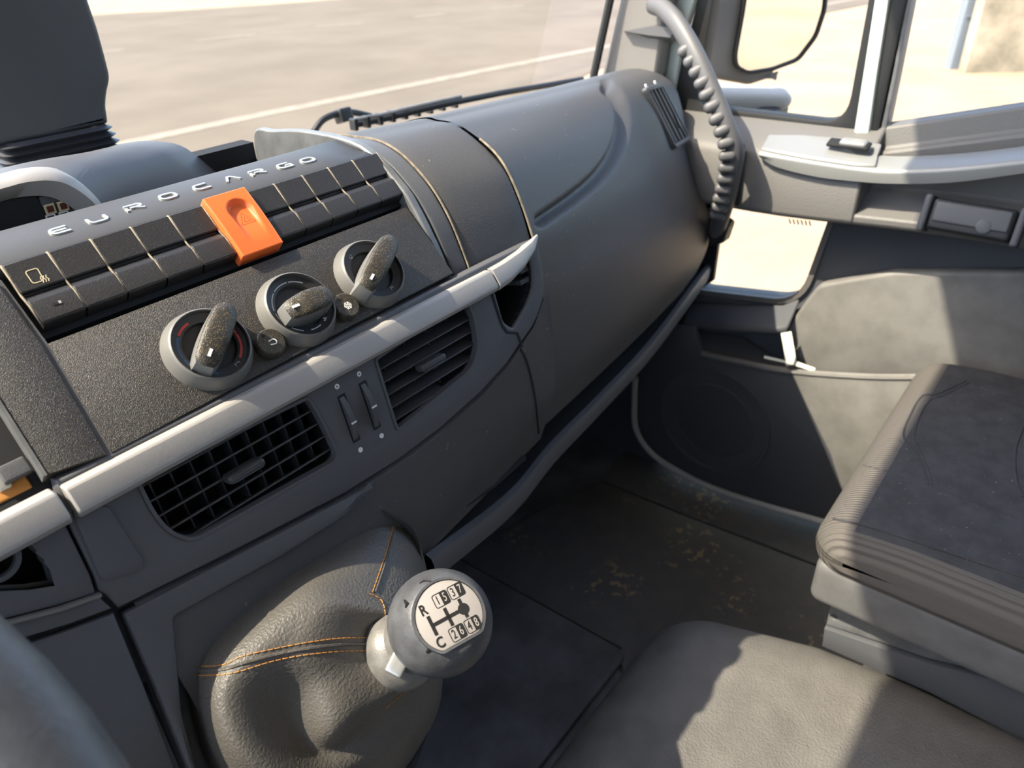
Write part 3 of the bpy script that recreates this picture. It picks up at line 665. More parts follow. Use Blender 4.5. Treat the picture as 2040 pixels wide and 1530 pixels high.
for x, y in ((1290, 171), (1308, 164)):
    aa = hit(x, y, c0+FVn.n*.006, FVn.n)-c0; m = MB(); m.lathe(FVn.moved(aa.dot(FVn.u), aa.dot(FVn.v), .003), [(0, .002), (.0035, .002), (.004, 0)], 10); m.build('icon', M['white'], vb)
# pale strip between heater panel and vents
sp_ = [(.418, -.262), (.4085, -.2605), (.4065, -.2610), (.3985, -.2725), (.3980, -.2745), (.4000, -.2790), (.412, -.284), (.420, -.284)]
def strip(x0, x1, name):
    m = MB(); n = len(sp_); m.grid([[W(x, y, z) for y, z in sp_] for x in (x0, x1)], closeu=True)
    m.f += [tuple(range(n)), tuple(range(2*n-1, n-1, -1))]; m.mi += [0, 0]; return part(m, name, M['strip'], smooth=30, bevel=.0015)
strip(.0935, .470, 'trim_strip'); strip(-.16, .0895, 'trim_strip')
m = MB(); n = len(sp_)
def sh_(x, f): return [W(x, lerp(.412, y, f), lerp(-.262, z, f)+(.012*(1-f))) for y, z in sp_]
m.grid([sh_(.472, 1), sh_(.49, .95), sh_(.515, .75), sh_(.535, .45), sh_(.546, .12)], closeu=True); m.f += [tuple(range(n)), tuple(range(5*n-1, 4*n-1, -1))]; m.mi += [0, 0]
part(m, 'trim_strip', M['strip'], smooth=40, bevel=.001)
# vent fascia with three openings
fo = [(126, 1020), (187, 1145), (198, 1178), (217, 1190), (238, 1212), (480, 1092), (690, 983), (800, 912), (880, 852), (960, 780), (1012, 722), (1033, 690)] + cr([(1033, 690), (1066, 642), (1083, 590), (1082, 540), (1070, 476)], 4)[1:] + [(1050, 484), (985, 516), (700, 660), (400, 815), (112, 958)]
v1 = [(274, 958), (614, 792), (640, 833), (678, 914), (384, 1078), (340, 1062), (306, 1024)]
v2 = [(748, 716), (928, 596), (944, 628), (955, 690), (940, 735), (792, 858)]
v3 = cr([(1046, 506), (1060, 530), (1062, 570), (1048, 610), (1022, 655)], 4) + [(1004, 642), (978, 550)]
V1 = rnd(FV.abs(v1), [.003, .003, .01, .010, .014, .02, .02], 5); V2 = rnd(FV.abs(v2), [.003, .004, .02, .02, .014, .004], 5); V3 = rnd(FV.abs(v3), .004, 3)
plate('vent_fascia', FV, [FV.abs(fo), V1, V2, V3], -.012, 0, M['fascia'], dash, bevel=.0022, seg=3)
def cavity(name, poly, depth, mt, parent):
    m = MB(); n = len(poly); A = [FV.pt(a, b, -.003) for a, b in poly]; B = [FV.pt(a, b, -depth) for a, b in poly]
    m.grid([A, B], closeu=True); m.add(B, [tuple(range(n))]); return m.build(name, mt, parent, 30)
def span(poly, b):
    xs = []
    for i in range(len(poly)):
        p, q = poly[i], poly[(i+1) % len(poly)]
        if (p[1]-b)*(q[1]-b) < 0: xs.append(p[0]+(q[0]-p[0])*(b-p[1])/(q[1]-p[1]))
    return (min(xs), max(xs)) if len(xs) >= 2 else None
def vent(poly, label, ns, tilt, nv, tabpx, sd0):
    m = MB(); m.ribbon(FV, poly, .0024, -.006, .0006, True); root = part(m, 'air_vent', M['fascia'], label=label, smooth=50)
    cavity('cavity', poly, .040, M['void'], root)
    bs = [p[1] for p in poly]; b0, b1 = min(bs), max(bs)
    ct_, st_ = math.cos(tilt), math.sin(tilt)
    for k in range(ns):
        b = lerp(b0, b1, (k+.62)/(ns+.25)); s = span(poly, b)
        if not s: continue
        f = Fr(FV.pt(0, b, -.008), FV.u, FV.n*ct_+FV.v*st_)
        m = MB(); m.box(f, s[0]-.001, s[1]+.001, -.0008, .0008, -sd0, .004); m.build('slat', M['slat'], root, bevel=.0005)
    a0, a1 = min(p[0] for p in poly), max(p[0] for p in poly)
    for k in range(nv):
        a = lerp(a0, a1, (k+.7)/(nv+.4))
        m = MB(); m.box(FV, a-.0006, a+.0006, b0+.001, b1-.001, -.030, -.016); m.build('vane', M['slat'], root)
    a, b = FV.ab(*tabpx, .002); FT = Fr(FV.pt(a, b, -.0005), FV.u, FV.n)
    m = MB(); m.rbox(FT, (.0145, .0036, .006), .0032); tb = m.build('tab', M['slat'], root)
    for k in range(3): m = MB(); m.box(FT, -.011, .011, -.0020+k*.002-.0003, -.0020+k*.002+.0003, .0058, .0064); m.build('grip_line', M['fascia'], tb)
    return root
_d = ray(490, 940); vent(V1, 'wide air vent left of the thumb wheels', 5, math.atan2(-_d.dot(FV.v), -_d.dot(FV.n))*.93, 9, (490, 938), .012)
vent(V2, 'air vent right of the thumb wheels', 6, math.radians(-16), 4, (862, 722), .016)
cavity('side_pocket', V3, .045, M['black'], dash)
for k in range(3):
    a, b = FV.ab(1046, 512+k*22, -.01); m = MB(); m.box(FV, a-.012, a+.012, b-.0022, b+.0022, -.03, -.006); part(m, 'pocket_fin', M['dash'])
m = MB(); m.ribbon(FV, FV.abs([(972, 560), (988, 612), (1000, 648), (1010, 662), (1030, 664), (1040, 690)]), .0022, -.001, .0008); part(m, 'pocket_seam', M['void'])
# two thumb wheels with their marks
for (x0, y0), (x1, y1), mk in (((678, 790), (710, 877), (704, 842)), ((722, 763), (750, 852), (741, 812))):
    a0, b1 = FV.ab(x0, y0); a1, b0 = FV.ab(x1, y1); a = (a0+a1)/2
    m = MB(); m.box(FV, a-.0032, a+.0040, b0-.001, b1+.001, -.006, .0004); tw = part(m, 'thumb_wheel', M['void'])
    bm_ = (b0+b1)/2; hh = (b1-b0)/2; R = (hh*hh+.0055**2)/(2*.0055)
    FW = Fr(FV.pt(a, bm_, .0055-R), FV.n, FV.u); th = math.asin(hh/R)*.97
    pr = [(R*math.cos(t), R*math.sin(t)) for t in np.linspace(-th, th, 22)]
    m = MB(); m.prism([FW.pt(x, y, -.0022) for x, y in pr], FW.u*0+FW.n*.0046); m.build('wheel', M['dash'], tw, bevel=.0004)
    am, bmk = FV.ab(*mk, .005); t = math.asin(max(-.99, min(.99, (bmk-bm_)/R)))
    m = MB(); m.box(Fr(FV.pt(a, bm_, .0055-R)+FV.n*(R*math.cos(t))+FV.v*(R*math.sin(t)), FV.u, FV.n*math.cos(t)+FV.v*math.sin(t)), -.0022, .0026, -.0007, .0007, -.0002, .0004); m.build('mark', M['white'], tw)
for x, y in ((671, 770), (715, 745)):
    m = MB(); m.lathe(FV.moved(*FV.ab(x, y), 0), [(.0008, .0001), (.0008, .0004), (.0021, .0004), (.0021, .0)], 20); part(m, 'ring_mark', M['white'])
for x, y in ((718, 896), (760, 868)):
    m = MB(); m.lathe(FV.moved(*FV.ab(x, y), 0), [(.0, .0004), (.0021, .0004), (.0021, .0)], 20); part(m, 'dot_mark', M['white'])
# blank plate at the left of the vent
bl = rnd(FV.abs([(138, 1012), (213, 1005), (286, 1118), (282, 1134), (212, 1156), (196, 1148)]), .004)
plate('blank_plate', FV, [bl], -.001, .0022, M['fascia'], dash, bevel=.0016)

# rotary controls
def arcpts(r, a0, a1, n=24): return [(r*math.cos(math.radians(lerp(a0, a1, k/n))), r*math.sin(math.radians(lerp(a0, a1, k/n)))) for k in range(n+1)]
def knob(px, py, lab, hA, hB):
    a, b = FP.ab(px, py, .006); f = FP.moved(a, b)
    m = MB(); m.lathe(f, [(.0300, -.001), (.0292, .002), (.0266, .0095), (.0258, .0108), (.0250, .0112)], 56)
    k = part(m, 'control_knob', M['bezel'], smooth=50, label=lab)
    m = MB(); m.lathe(f, [(.0251, .0112), (.0243, .0108), (.0238, .0084), (.0178, .0066), (.0172, .0035), (.0, .0035)], 48); m.build('dial', M['black'], k)
    A = V(FP.ab(*hA, .018))-V((a, b)); B = V(FP.ab(*hB, .018))-V((a, b)); d = (A-B); L = d.length/2; c = (A+B)/2
    fh = f.moved(c.x, c.y, 0, math.atan2(d.y, d.x)); fh = Fr(fh.o, fh.u, FP.n)
    pl = [(-L, -.0050)]+[(lerp(-L, L, t), -.0062-.0018*math.sin(math.pi*t)) for t in np.linspace(.08, .9, 8)]+[(L, -.0035), (L+.0012, 0), (L, .0035)]+[(lerp(L, -L, t), .0062+.0018*math.sin(math.pi*t)) for t in np.linspace(.1, .92, 8)]+[(-L, .0050), (-L-.0006, 0)]
    N_ = len(pl); rows = []
    for h, s in ((.003, 1.22), (.008, 1.2), (.0225, 1.12), (.0245, 1.05), (.0255, .92)):
        rows.append([fh.pt(x*(s-.12), y*s, h-(.004*(sstep(.0, -1.0, x/L)) if h > .012 else 0)) for x, y in pl])
    m = MB(); m.grid(rows[:3], closeu=True); hd_ = m.build('handle', M['knob_side'], k, smooth=45)
    for q_, dh in ((.55, .0006), (.12, .0008)): rows.append([fh.pt(x*.80, y*q_, .0255+dh-.004*sstep(.0, -1.0, x/L)) for x, y in pl])
    m = MB(); m.grid(rows[2:], closeu=True); h2 = len(m.v)-N_; c_ = N_//2
    m.f += [(h2+i, h2+i+1, h2+N_-2-i, h2+N_-1-i) for i in range(N_//2-1)]; m.mi += [0]*(N_//2-1)
    m.build('handle', M['knob'], k, smooth=75)
    m = MB(); m.box(fh.moved(-L*.66, 0, .0226), -.0035, .0022, -.0010, .0010, 0, .0010); m.build('pointer', M['white'], k)
    return f, k
f, k = knob(418, 690, 'left heater knob with red and blue temperature arc', (452, 612), (408, 728))
for a0, a1, c, r, wd in ((128, 95, 'red', .0208, .0030), (-6, -58, 'red', .0208, .0030), (133, 176, 'blue', .0206, .0022), (178, 214, 'blue', .0206, .0022), (216, 246, 'blue', .0206, .0022), (5, -4, 'red', .0208, .0030)):
    m = MB(); m.ribbon(f, arcpts(r, a0+6, a1+6), wd, .0062, .0075); m.build('temperature_arc', M[c], k, 0)
m = MB(); m.ribbon(f, [(.0070, -.0225), (.0105, -.0212), (.0098, -.0180), (.0065, -.0188)], .0004, .0068, .0078, True); m.build('icon', M['grey_print'], k)
f, k = knob(596, 611, 'middle heater knob with grey fan speed arcs', (655, 590), (572, 621))
for a0, a1 in ((160, 118), (114, 76), (72, 40), (165, 205), (252, 278), (210, 235)):
    m = MB(); m.ribbon(f, arcpts(.0207, a0+8, a1+8), .0022, .0062, .0074); m.build('fan_arc', M['grey_print'], k, 0)
for j in range(4):
    t = j*math.pi/2+.4; m = MB(); m.ribbon(f, [(.0115, -.0172), (.0115+.002*math.cos(t), -.0172+.002*math.sin(t))], .0013, .0066, .0076); m.build('icon', M['grey_print'], k, 0)
text('print', f, 'MAX', .0042, M['white'], k, a=.0195, b=-.0060, rot=math.radians(-75)).location += FP.n*.0072
f, k = knob(741, 541, 'right heater knob with upright grey handle', (778, 478), (728, 574))
for x, y in ((.0060, -.0195), (-.0100, .0175)):
    m = MB(); m.ribbon(f, [(x-.001, y-.0014), (x+.001, y-.0014), (x+.0012, y+.0012), (x-.0012, y+.0012)], .0005, .0066, .0076, True); m.build('icon', M['grey_print'], k, 0)
for px, py, lab in ((539, 683, 'round recirculation button'), (689, 610, 'round snowflake button')):
    f = FP.moved(*FP.ab(px, py, .004))
    m = MB(); m.lathe(f, [(.0112, 0), (.0108, .004), (.0100, .0062), (.0092, .0068), (.0, .0068)], 36); b = part(m, 'round_button', M['knob'], smooth=22, label=lab)
    m = MB(); m.lathe(f.moved(-.0030, .0058, .0066), [(.0, .0005), (.0012, .0005), (.0012, 0)], 14); m.build('lamp_hole', M['void'], b)
    f2 = f.moved(0, 0, .0068)
    if px < 600:
        m = MB(); m.ribbon(f2, [(-.0022, -.002), (.0010, -.0028)]+arc(.0010, -.0010, .0020, -70, 90, 6)+[(-.0022, .0008)], .0008, 0, .0003); m.build('icon', M['white'], b, 0)
    else:
        m = MB()
        for j in range(6): t = j*math.pi/3; m.ribbon(f2, [(.0006*math.cos(t), .0006*math.sin(t)-.001), (.0033*math.cos(t), .0033*math.sin(t)-.001)], .0008, 0, .0003)
        m.ribbon(f2, arcpts(.0026, 0, 360, 12)[:-1] and [(x, y-.001) for x, y in arcpts(.0026, 0, 345, 12)], .0006, 0, .0003, True); m.build('icon', M['white'], b, 0)

# lower dash right of the gear console
_fe = sorted((FV.pt(*FV.ab(x, y)).x, FV.pt(*FV.ab(x, y)).z-1.05) for x, y in ((238, 1212), (480, 1092), (690, 983), (800, 912), (880, 852), (960, 780), (1012, 722), (1033, 690), (1064, 645), (1083, 592)))
def lowsec(x):
    t = (x-.24)/.307; z0 = float(np.interp(x, [p[0] for p in _fe], [p[1] for p in _fe]))-.0032; y0 = .414+.2505*(z0+.258)
    return cr([(y0+.030, z0+.008), (y0+.004, z0-.0004), (y0-.0005, z0-.005), (lerp(.371, .392, t), min(z0-.03, -.41)), (lerp(.366, .398, t), -.44), (lerp(.368, .410, t), lerp(-.470, -.484, t)), (lerp(.378, .420, t), lerp(-.485, -.500, t)), (.47, lerp(-.50, -.515, t))], 5)
m = MB(); m.grid([[W(x, y, z) for y, z in lowsec(x)] for x in np.linspace(.10, .549, 56)]); part(m, 'lower_panel', M['pad'], smooth=60)
lpb = bpy.context.scene.objects['lower_panel.001'] if 'lower_panel.001' in bpy.context.scene.objects else bpy.context.scene.objects['lower_panel']
from mathutils.bvhtree import BVHTree
_lb = BVHTree.FromPolygons([tuple(v.co) for v in lpb.data.vertices], [tuple(p.vertices) for p in lpb.data.polygons])
_q = [_lb.ray_cast(CAM, ray(x, y).normalized())[0] for x, y in cr([(1036, 694), (1046, 712), (1056, 745), (1066, 795), (1073, 862)], 5)]
_q = [p for p in _q if p]
m = MB(); m.tube(_q, .0014, 6); m.build('panel_seam', M['void'], dash)
def shelf_c(t): return V(cr([tuple(px_y(855, 1118, .372)), tuple(px_y(1018, 990, .425)), tuple(px_y(1100, 892, .45)), tuple(px_y(1200, 790, .475)), tuple(px_y(1300, 682, .50)), tuple(px_y(1400, 548, .53)), tuple(px_y(1420, 520, .545))], 8)[t])
path = [shelf_c(i) for i in range(49)]
rows = [[p+V((0, .014, -.002)), p+V((0, .004, .006)), p+V((0, -.003, .0045)), p+V((0, -.006, -.002)), p+V((0, -.004, -.022)), p+V((0, .004, -.028)), p+V((0, .10, -.03))] for p in path]
m = MB(); m.grid(rows); part(m, 'shelf_lip', M['fascia'], smooth=40)
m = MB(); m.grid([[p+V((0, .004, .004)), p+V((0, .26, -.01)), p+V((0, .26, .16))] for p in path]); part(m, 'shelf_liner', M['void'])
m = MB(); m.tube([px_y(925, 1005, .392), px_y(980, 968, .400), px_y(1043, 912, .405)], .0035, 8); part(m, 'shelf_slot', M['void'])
m = MB(); m.rbox(Fr(px_y(1076, 884, .48), X3, (0, -1, .4)), (.012, .010, .02), .005); tag(m.build('storage_item', M['bluewrap']), 'small blue plastic item tucked in the open dash shelf', 'bag')

# lower left dash: pocket, knee panels
FK = Fr(W(0, .391, -.348), X3, (0, -.87, .49))   # console plane
pk = FV.abs([(-60, 1078), (66, 1064), (72, 1078), (70, 1082), (82, 1094), (80, 1099), (98, 1112), (96, 1118), (106, 1130), (119, 1172), (60, 1182), (-60, 1188)])
plate('pocket_fascia', FV, [FV.abs([(-150, 1120), (112, 1005), (182, 1148), (192, 1182), (120, 1206), (20, 1232), (-150, 1252)]), pk], -.012, 0, M['fascia'], dash, bevel=.002)
cavity('coin_pocket', pk, .03, M['void'], dash)
m = MB(); m.lathe(FV.moved(*FV.ab(-8, 1120), -.004), [(.013, 0), (.0125, .003), (.0095, .003), (.009, 0)], 28); part(m, 'socket_ring', M['dash'])
m = MB(); m.ribbon(FV, FV.abs([(-150, 1262), (20, 1238), (120, 1212), (200, 1184)]), .0022, -.002, .0022); part(m, 'fascia_ridge', M['pillar'])
plate('knee_panel', FV, [FV.abs([(-150, 1275), (20, 1244), (120, 1216), (200, 1189), (226, 1214), (140, 1246), (55, 1272), (-150, 1310)])], -.014, -.001, M['fascia'], dash, bevel=.002)
plate('knee_panel', FK, [FK.abs([(-150, 1318), (58, 1280), (140, 1253), (228, 1220), (290, 1370), (350, 1530), (372, 1700), (-150, 1700)])], -.012, 0, M['dash'], dash, bevel=.003)
hb = rnd(FK.abs([(344, 1230), (560, 1108), (742, 998), (846, 1052), (905, 1370), (800, 1660), (420, 1640), (362, 1420)]), [.004, .01, .012, .012, .02, .02, .02, .01])
plate('gear_console', FK, [rnd(FK.abs([(246, 1222), (690, 992), (745, 962), (690, 1028), (560, 1110), (346, 1230), (364, 1420), (420, 1640), (430, 1720), (400, 1720), (382, 1550), (310, 1370)]), .003)], -.02, 0, M['dash'], dash, bevel=.003)
m = MB(); k = len(hb); m.grid([[FK.pt(a, b, -.012) for a, b in hb], [FK.pt(a, b, -.03) for a, b in hb]], closeu=True); m.add([FK.pt(a, b, -.03) for a, b in hb], [tuple(range(k))]); part(m, 'console_well', M['dash'])
# ignition area at the far left: bracket and worn card
m = MB(); m.box(FP, -.12, .085, -.040, .03, -.06, -.022); part(m, 'column_recess', M['black'])
for q, hw, hh, hgt, mt in (((28, 938), .0075, .0052, -.010, 'dash'), ((3, 962), .0035, .005, -.014, 'chrome'), ((10, 985), .013, .004, -.018, 'thread')):
    m = MB(); m.rbox(FP.moved(*FP.ab(*q, hgt), hgt), (hw, hh, .003), .0012); part(m, {'dash': 'bracket', 'chrome': 'screw', 'thread': 'card'}[mt], M[mt])
# dash top running to the windscreen, and the driver side body of the dash
m = MB(); m.grid([[W(x, y, z) for y, z in ((.70, -.232), (.80, -.236), (.90, -.262), (.965, -.289), (.968, -.355), (1.04, -.355))] for x in np.linspace(XL+.002, .447, 8)]); part(m, 'dash_top', M['pad'], smooth=60)
m = MB(); m.grid([[W(x, y, z) for y, z in ((.85, -.275), (.965, -.289), (.968, -.355), (1.04, -.355))] for x in np.linspace(.40, 1.299, 8)]); part(m, 'leak_closure', M['black'], smooth=60)  # unseen closure plate, added to stop sun leaking onto the floor
m = MB(); m.grid([[W(x, y, z) for y, z in ((.70, -.225), (.58, -.222), (.50, -.232), (.452, -.275), (.440, -.30), (.432, -.36), (.44, -.60), (.60, -.66))] for x in (XL+.002, .095)]); part(m, 'driver_body', M['dash'], smooth=60)
# end plate between dash and door
quadprism('dash_end_plate', [px_x(x, y, 1.245) for x, y in ((1362, 285), (1390, 315), (1440, 420), (1420, 560), (1330, 620), (1250, 640), (1250, 300))], (.012, 0, 0), M['black'], dash, .002)
quadprism('end_bracket', [px_x(x, y, 1.22) for x, y in ((1398, 420), (1428, 412), (1440, 445), (1420, 462), (1405, 455))], (.015, 0, 0), M['pillar'], dash, .003)
m = MB(); m.rbox(Fr(px_x(1424, 432, 1.215), -Y3, (-1, -.3, .3)), (.010, .004, .003), .002); part(m, 'screw_cover', M['edge'])

# ------------------------------------------------------------------ gear lever
gl = thing('gear_lever', 'gear lever with round shift knob and stitched leatherette boot', 'gear lever', FK.pt(.19, -.10, -.03))
KC = CAM+ray(877, 1240)*.53/ray(877, 1240).length
vd = (CAM-KC).normalized()
axis = (vd*.70+CR*.58+CU*.40).normalized()
KR = .0356
PCo = KC-axis*.056
BS = [(366, 1380), (372, 1300), (420, 1238), (600, 1108), (735, 1036), (775, 1029), (832, 1070), (852, 1125), (888, 1370), (866, 1440), (800, 1560), (700, 1640), (560, 1680), (430, 1600)]
SH = [(425, 1400, .030), (470, 1330, .032), (525, 1262, .030), (616, 1156, .026), (690, 1165, .030), (745, 1175, .030), (800, 1180, .028), (850, 1220, .026), (882, 1345, .026), (850, 1430, .026), (770, 1500, .030), (690, 1540, .036), (610, 1560, .044), (470, 1500, .044)]
MI = [(590, 1375, .014), (560, 1322, .034), (580, 1265, .036), (632, 1175, .034), (715, 1195, .036), (765, 1205, .036), (805, 1225, .036), (840, 1270, .036), (845, 1330, .034), (810, 1400, .032), (740, 1450, .026), (670, 1495, .018), (622, 1490, .008), (597, 1440, .006)]
CE = [(622, 1355, .040), (612, 1318, .042), (622, 1268, .043), (655, 1196, .041), (730, 1215, .042), (775, 1222, .042), (810, 1242, .042), (835, 1278, .042), (838, 1325, .040), (800, 1385, .040), (735, 1425, .042), (668, 1476, .044), (642, 1470, .046), (632, 1412, .044)]
FR_ = Fr(PCo, CR, axis)
def kp(x, y, h): return FK.pt(*FK.ab(x, y, h), h)
b0_ = [FK.pt(*FK.ab(x, y, -.024), -.024) for x, y in BS]
r1 = [b.lerp(kp(*s), .45)+FK.n*.006 for b, s in zip(b0_, SH)]
r2 = [kp(*s) for s in SH]; r3 = [kp(*s) for s in MI]
cen = PCo
def toring(p, rad):
    d = p-cen; d = (d-axis*d.dot(axis)).normalized(); return cen+d*rad
r35 = [kp(*s_) for s_ in CE]
r5 = [toring(p, .0245) for p in r35]
r4 = [a.lerp(b, .62)+FK.n*.003 for a, b in zip(r35, r5)]
m = MB(); m.grid([b0_, r1, r2, r3, r35, r4, r5, [toring(p, .0215)+axis*.008 for p in r35]], closeu=True)
boot = m.build('boot', M['leather'], gl, smooth=180, subd=3)
def seam(pts, off, mt='thread', rr=.0004, dashes=True):
    m = MB(); P = [V(p) for p in pts]; L = [0]
    for a, b in zip(P[:-1], P[1:]): L.append(L[-1]+(b-a).length)
    n = int(L[-1]/.0042)
    def at(s):
        for i in range(len(P)-1):
            if s <= L[i+1]: return P[i].lerp(P[i+1], (s-L[i])/max(1e-9, L[i+1]-L[i]))
        return P[-1]
    for i in range(n):
        m.tube([at((i+.12)/n*L[-1]), at((i+.5)/n*L[-1])+FK.n*.0004, at((i+.88)/n*L[-1])], rr, 5)
    return m.build('stitching', M[mt], gl)
_bvh = None
def onboot(px, py):
    global _bvh
    if _bvh is None:
        from mathutils.bvhtree import BVHTree
        dg = bpy.context.evaluated_depsgraph_get(); dg.update(); e = boot.evaluated_get(dg); me = e.to_mesh()
        _bvh = BVHTree.FromPolygons([tuple(boot.matrix_world @ v.co) if False else tuple(v.co) for v in me.vertices], [tuple(p.vertices) for p in me.polygons]); e.to_mesh_clear()
    d = ray(px, py).normalized(); h = _bvh.ray_cast(CAM, d)
    return (h[0]-d*.0004) if h[0] else None
def bootline(pts, n=16):
    out = []
    for x, y in cr(pts, n):
        p = onboot(x, y)
        if p: out.append(p)
    return out
for ln in ([(372, 1327), (440, 1325), (480, 1308), (530, 1296), (600, 1282), (670, 1272), (735, 1270)], [(372, 1346), (440, 1344), (482, 1336), (540, 1318), (600, 1306), (670, 1298), (735, 1296)], [(786, 1040), (772, 1090), (756, 1140), (742, 1180)], [(735, 1182), (760, 1196), (768, 1230), (764, 1260)], [(860, 1330), (830, 1360), (790, 1392), (768, 1412)]):
    bl_ = bootline(ln)
    if len(bl_) > 3: seam(bl_, 0)
bl_ = bootline([(372, 1336), (440, 1334), (482, 1322), (540, 1306), (600, 1294), (670, 1285), (735, 1283)])
if len(bl_) > 3: m = MB(); m.tube(bl_, .0011, 6); m.build('boot_seam', M['leather'], gl)
bl_ = bootline([(790, 1036), (777, 1090), (762, 1140), (748, 1180)])
if len(bl_) > 3: m = MB(); m.tube(bl_, .0010, 6); m.build('boot_seam', M['leather'], gl)
# collar and stem
m = MB(); m.lathe(FR_, [(.0235, -.011), (.0282, -.004), (.0292, .003), (.0280, .010), (.0255, .0145), (.0220, .018), (.021, .020)], 48); co = m.build('collar', M['collar'], gl, smooth=50)
m = MB(); m.lathe(FR_, [(.0212, .0195), (.0242, .021), (.0235, .031), (.0205, .038), (.020, .046)], 48); m.build('collar_ring', M['collar'], co, smooth=50)
cl_ = hit(795, 1318, PCo+axis*.020, axis); FCp = Fr(cl_+vd*.006, CR, vd)
m = MB(); m.rbox(FCp.moved(0, 0, 0, -.45), (.0062, .0088, .006), .002); m.build('range_button', M['chrome'], gl)
# knob: slightly flattened ball with a shift plate
nl = (vd+CR*.22+CU*.18).normalized()
FKn = Fr(KC, CR*1, nl)
# plate orientation: its long axis rises to the right
kb = MB(); rows = []
for i in range(33):
    th = math.pi*i/32; r = KR*math.sin(th); h = KR*math.cos(th)
    hcut = KR*.78
    if h > hcut: r = KR*math.sqrt(1-.78**2)*min(1, math.sin(th)/math.sqrt(1-.78**2)); h = hcut
    rows.append([FKn.pt(r*math.cos(a), r*math.sin(a), h) for a in np.linspace(0, 2*math.pi, 48, endpoint=False)])
kb.grid(rows, closeu=True); kn = kb.build('shift_knob', M['rubber'], gl, smooth=50)
PR = KR*.625
rot = math.atan2(-(1160-1262)*1.0, (908-870)*1.0)*0+math.radians(30)
FPl = FKn.moved(0, 0, KR*.78, rot)
disc = [(PR*math.cos(t), max(-PR*.80, PR*math.sin(t))) for t in np.linspace(0, 2*math.pi, 64, endpoint=False)]
plate('shift_plate', FPl, [disc], 0, .0016, M['plate'], kn, bevel=.0004, label='pale grey shift pattern plate')
m = MB(); m.ribbon(FPl, [(x*1.05, y*1.05) for x, y in disc], .0016, -.001, .0022, True); m.build('plate_rim', M['rubber'], kn)
FT2 = FPl.moved(0, 0, .0016); s = PR/.0216
def ln(pts, wd): m = MB(); m.ribbon(FT2, [(x*s, y*s) for x, y in pts], wd*s, 0, .0003); m.build('shift_line', M['ink'], kn, 0)
ln([(-.0125, -.0008), (.0110, -.0008)], .0022); ln([(-.0125, .0055), (-.0125, -.0070)], .0021); ln([(-.0010, .0052), (-.0010, -.0066)], .0021); ln([(.0098, .0060), (.0098, -.0064)], .0021)
m = MB(); m.lathe(FT2.moved(.0098*s, -.0008*s), [(0, .0004), (.0036*s, .0004), (.0036*s, 0)], 24); m.build('shift_dot', M['ink'], kn)
def tx(t, x, y, sz=.0085, mt='ink', h=.0003, sx=.8, bold=0):
    o = text('digit', FT2, t, sz*s, M[mt], kn, h=h, a=x*s, b=y*s, sx=sx, bold=bold)
tx('R', -.0135, .0098, .0092, bold=.0002); tx('C', -.0125, -.0122, .0092, bold=.0002)
for x, y, a, b in ((-.0002, .0110, '1', '5'), (.0108, .0112, '3', '7'), (-.0002, -.0118, '2', '6'), (.0108, -.0118, '4', '8')):
    m = MB(); m.ribbon(FT2, rnd([((x-.0050)*s, (y-.0042)*s), ((x+.0050)*s, (y-.0042)*s), ((x+.0050)*s, (y+.0042)*s), ((x-.0050)*s, (y+.0042)*s)], .0014*s, 3), .0004*s, 0, .00025, True); m.build('digit_frame', M['ink'], kn, 0)
    plate('digit_box', FT2, [rnd([((x+.0002)*s, (y-.0042)*s), ((x+.0050)*s, (y-.0042)*s), ((x+.0050)*s, (y+.0042)*s), ((x+.0002)*s, (y+.0042)*s)], [.0001, .0014*s, .0014*s, .0001], 3)], 0, .0003, M['ink'], kn)
    tx(a, x-.0024, y, .0080, sx=.62); tx(b, x+.0026, y, .0080, 'plate', .0005, sx=.62)
# torn rubber cuts on the knob
for pts in ([(806, 1196), (812, 1204), (808, 1211)], [(828, 1250), (838, 1266), (846, 1280)], [(846, 1280), (856, 1292), (850, 1300)], [(836, 1162), (846, 1156), (858, 1158)]):
    q = []
    for x, y in pts:
        d = ray(x, y).normalized(); oc = CAM-KC; bq = d.dot(oc); cq = oc.dot(oc)-KR*KR; di = bq*bq-cq
        if di > 0: q.append(CAM+d*(-bq-math.sqrt(di)))
    if len(q) > 1: m = MB(); m.tube(q, [.0008]+[.0016]*(len(q)-2)+[.0007], 6); m.build('tear', M['ink'], kn)

# ------------------------------------------------------------------ steering wheel
FS = Fr(W(-.219, .20, -.205), X3, (0, -.42, .91))
sw_ = thing('steering_wheel', 'grey steering wheel rim nearest the viewer', 'steering wheel', FS.o)
m = MB(); m.tube([FS.pt(.228*math.cos(t), .228*math.sin(t)) for t in np.linspace(0, 2*math.pi, 72, endpoint=False)], .0165, 20, closed=True, sx=1.15); m.build('rim', M['wheel'], sw_, smooth=180)
m = MB(); m.lathe(FS.moved(0, 0, -.04), [(.0, .02), (.055, .018), (.075, .008), (.08, -.02), (.06, -.05)], 40); m.build('hub', M['dash'], sw_)
for t in (.35, 2.79, 3.9, 5.5):
    a = FS.pt(.06*math.cos(t), .06*math.sin(t), -.035); b = FS.pt(.225*math.cos(t), .225*math.sin(t), 0)
    m = MB(); m.tube([a, a.lerp(b, .5)-FS.n*.004, b], [.018, .013, .011], 12); m.build('spoke', M['dash'], sw_, smooth=180)
m = MB(); m.tube([FS.pt(0, 0, -.05), FS.pt(0, .0, -.30)], .045, 20); m.build('column', M['dash'], sw_)

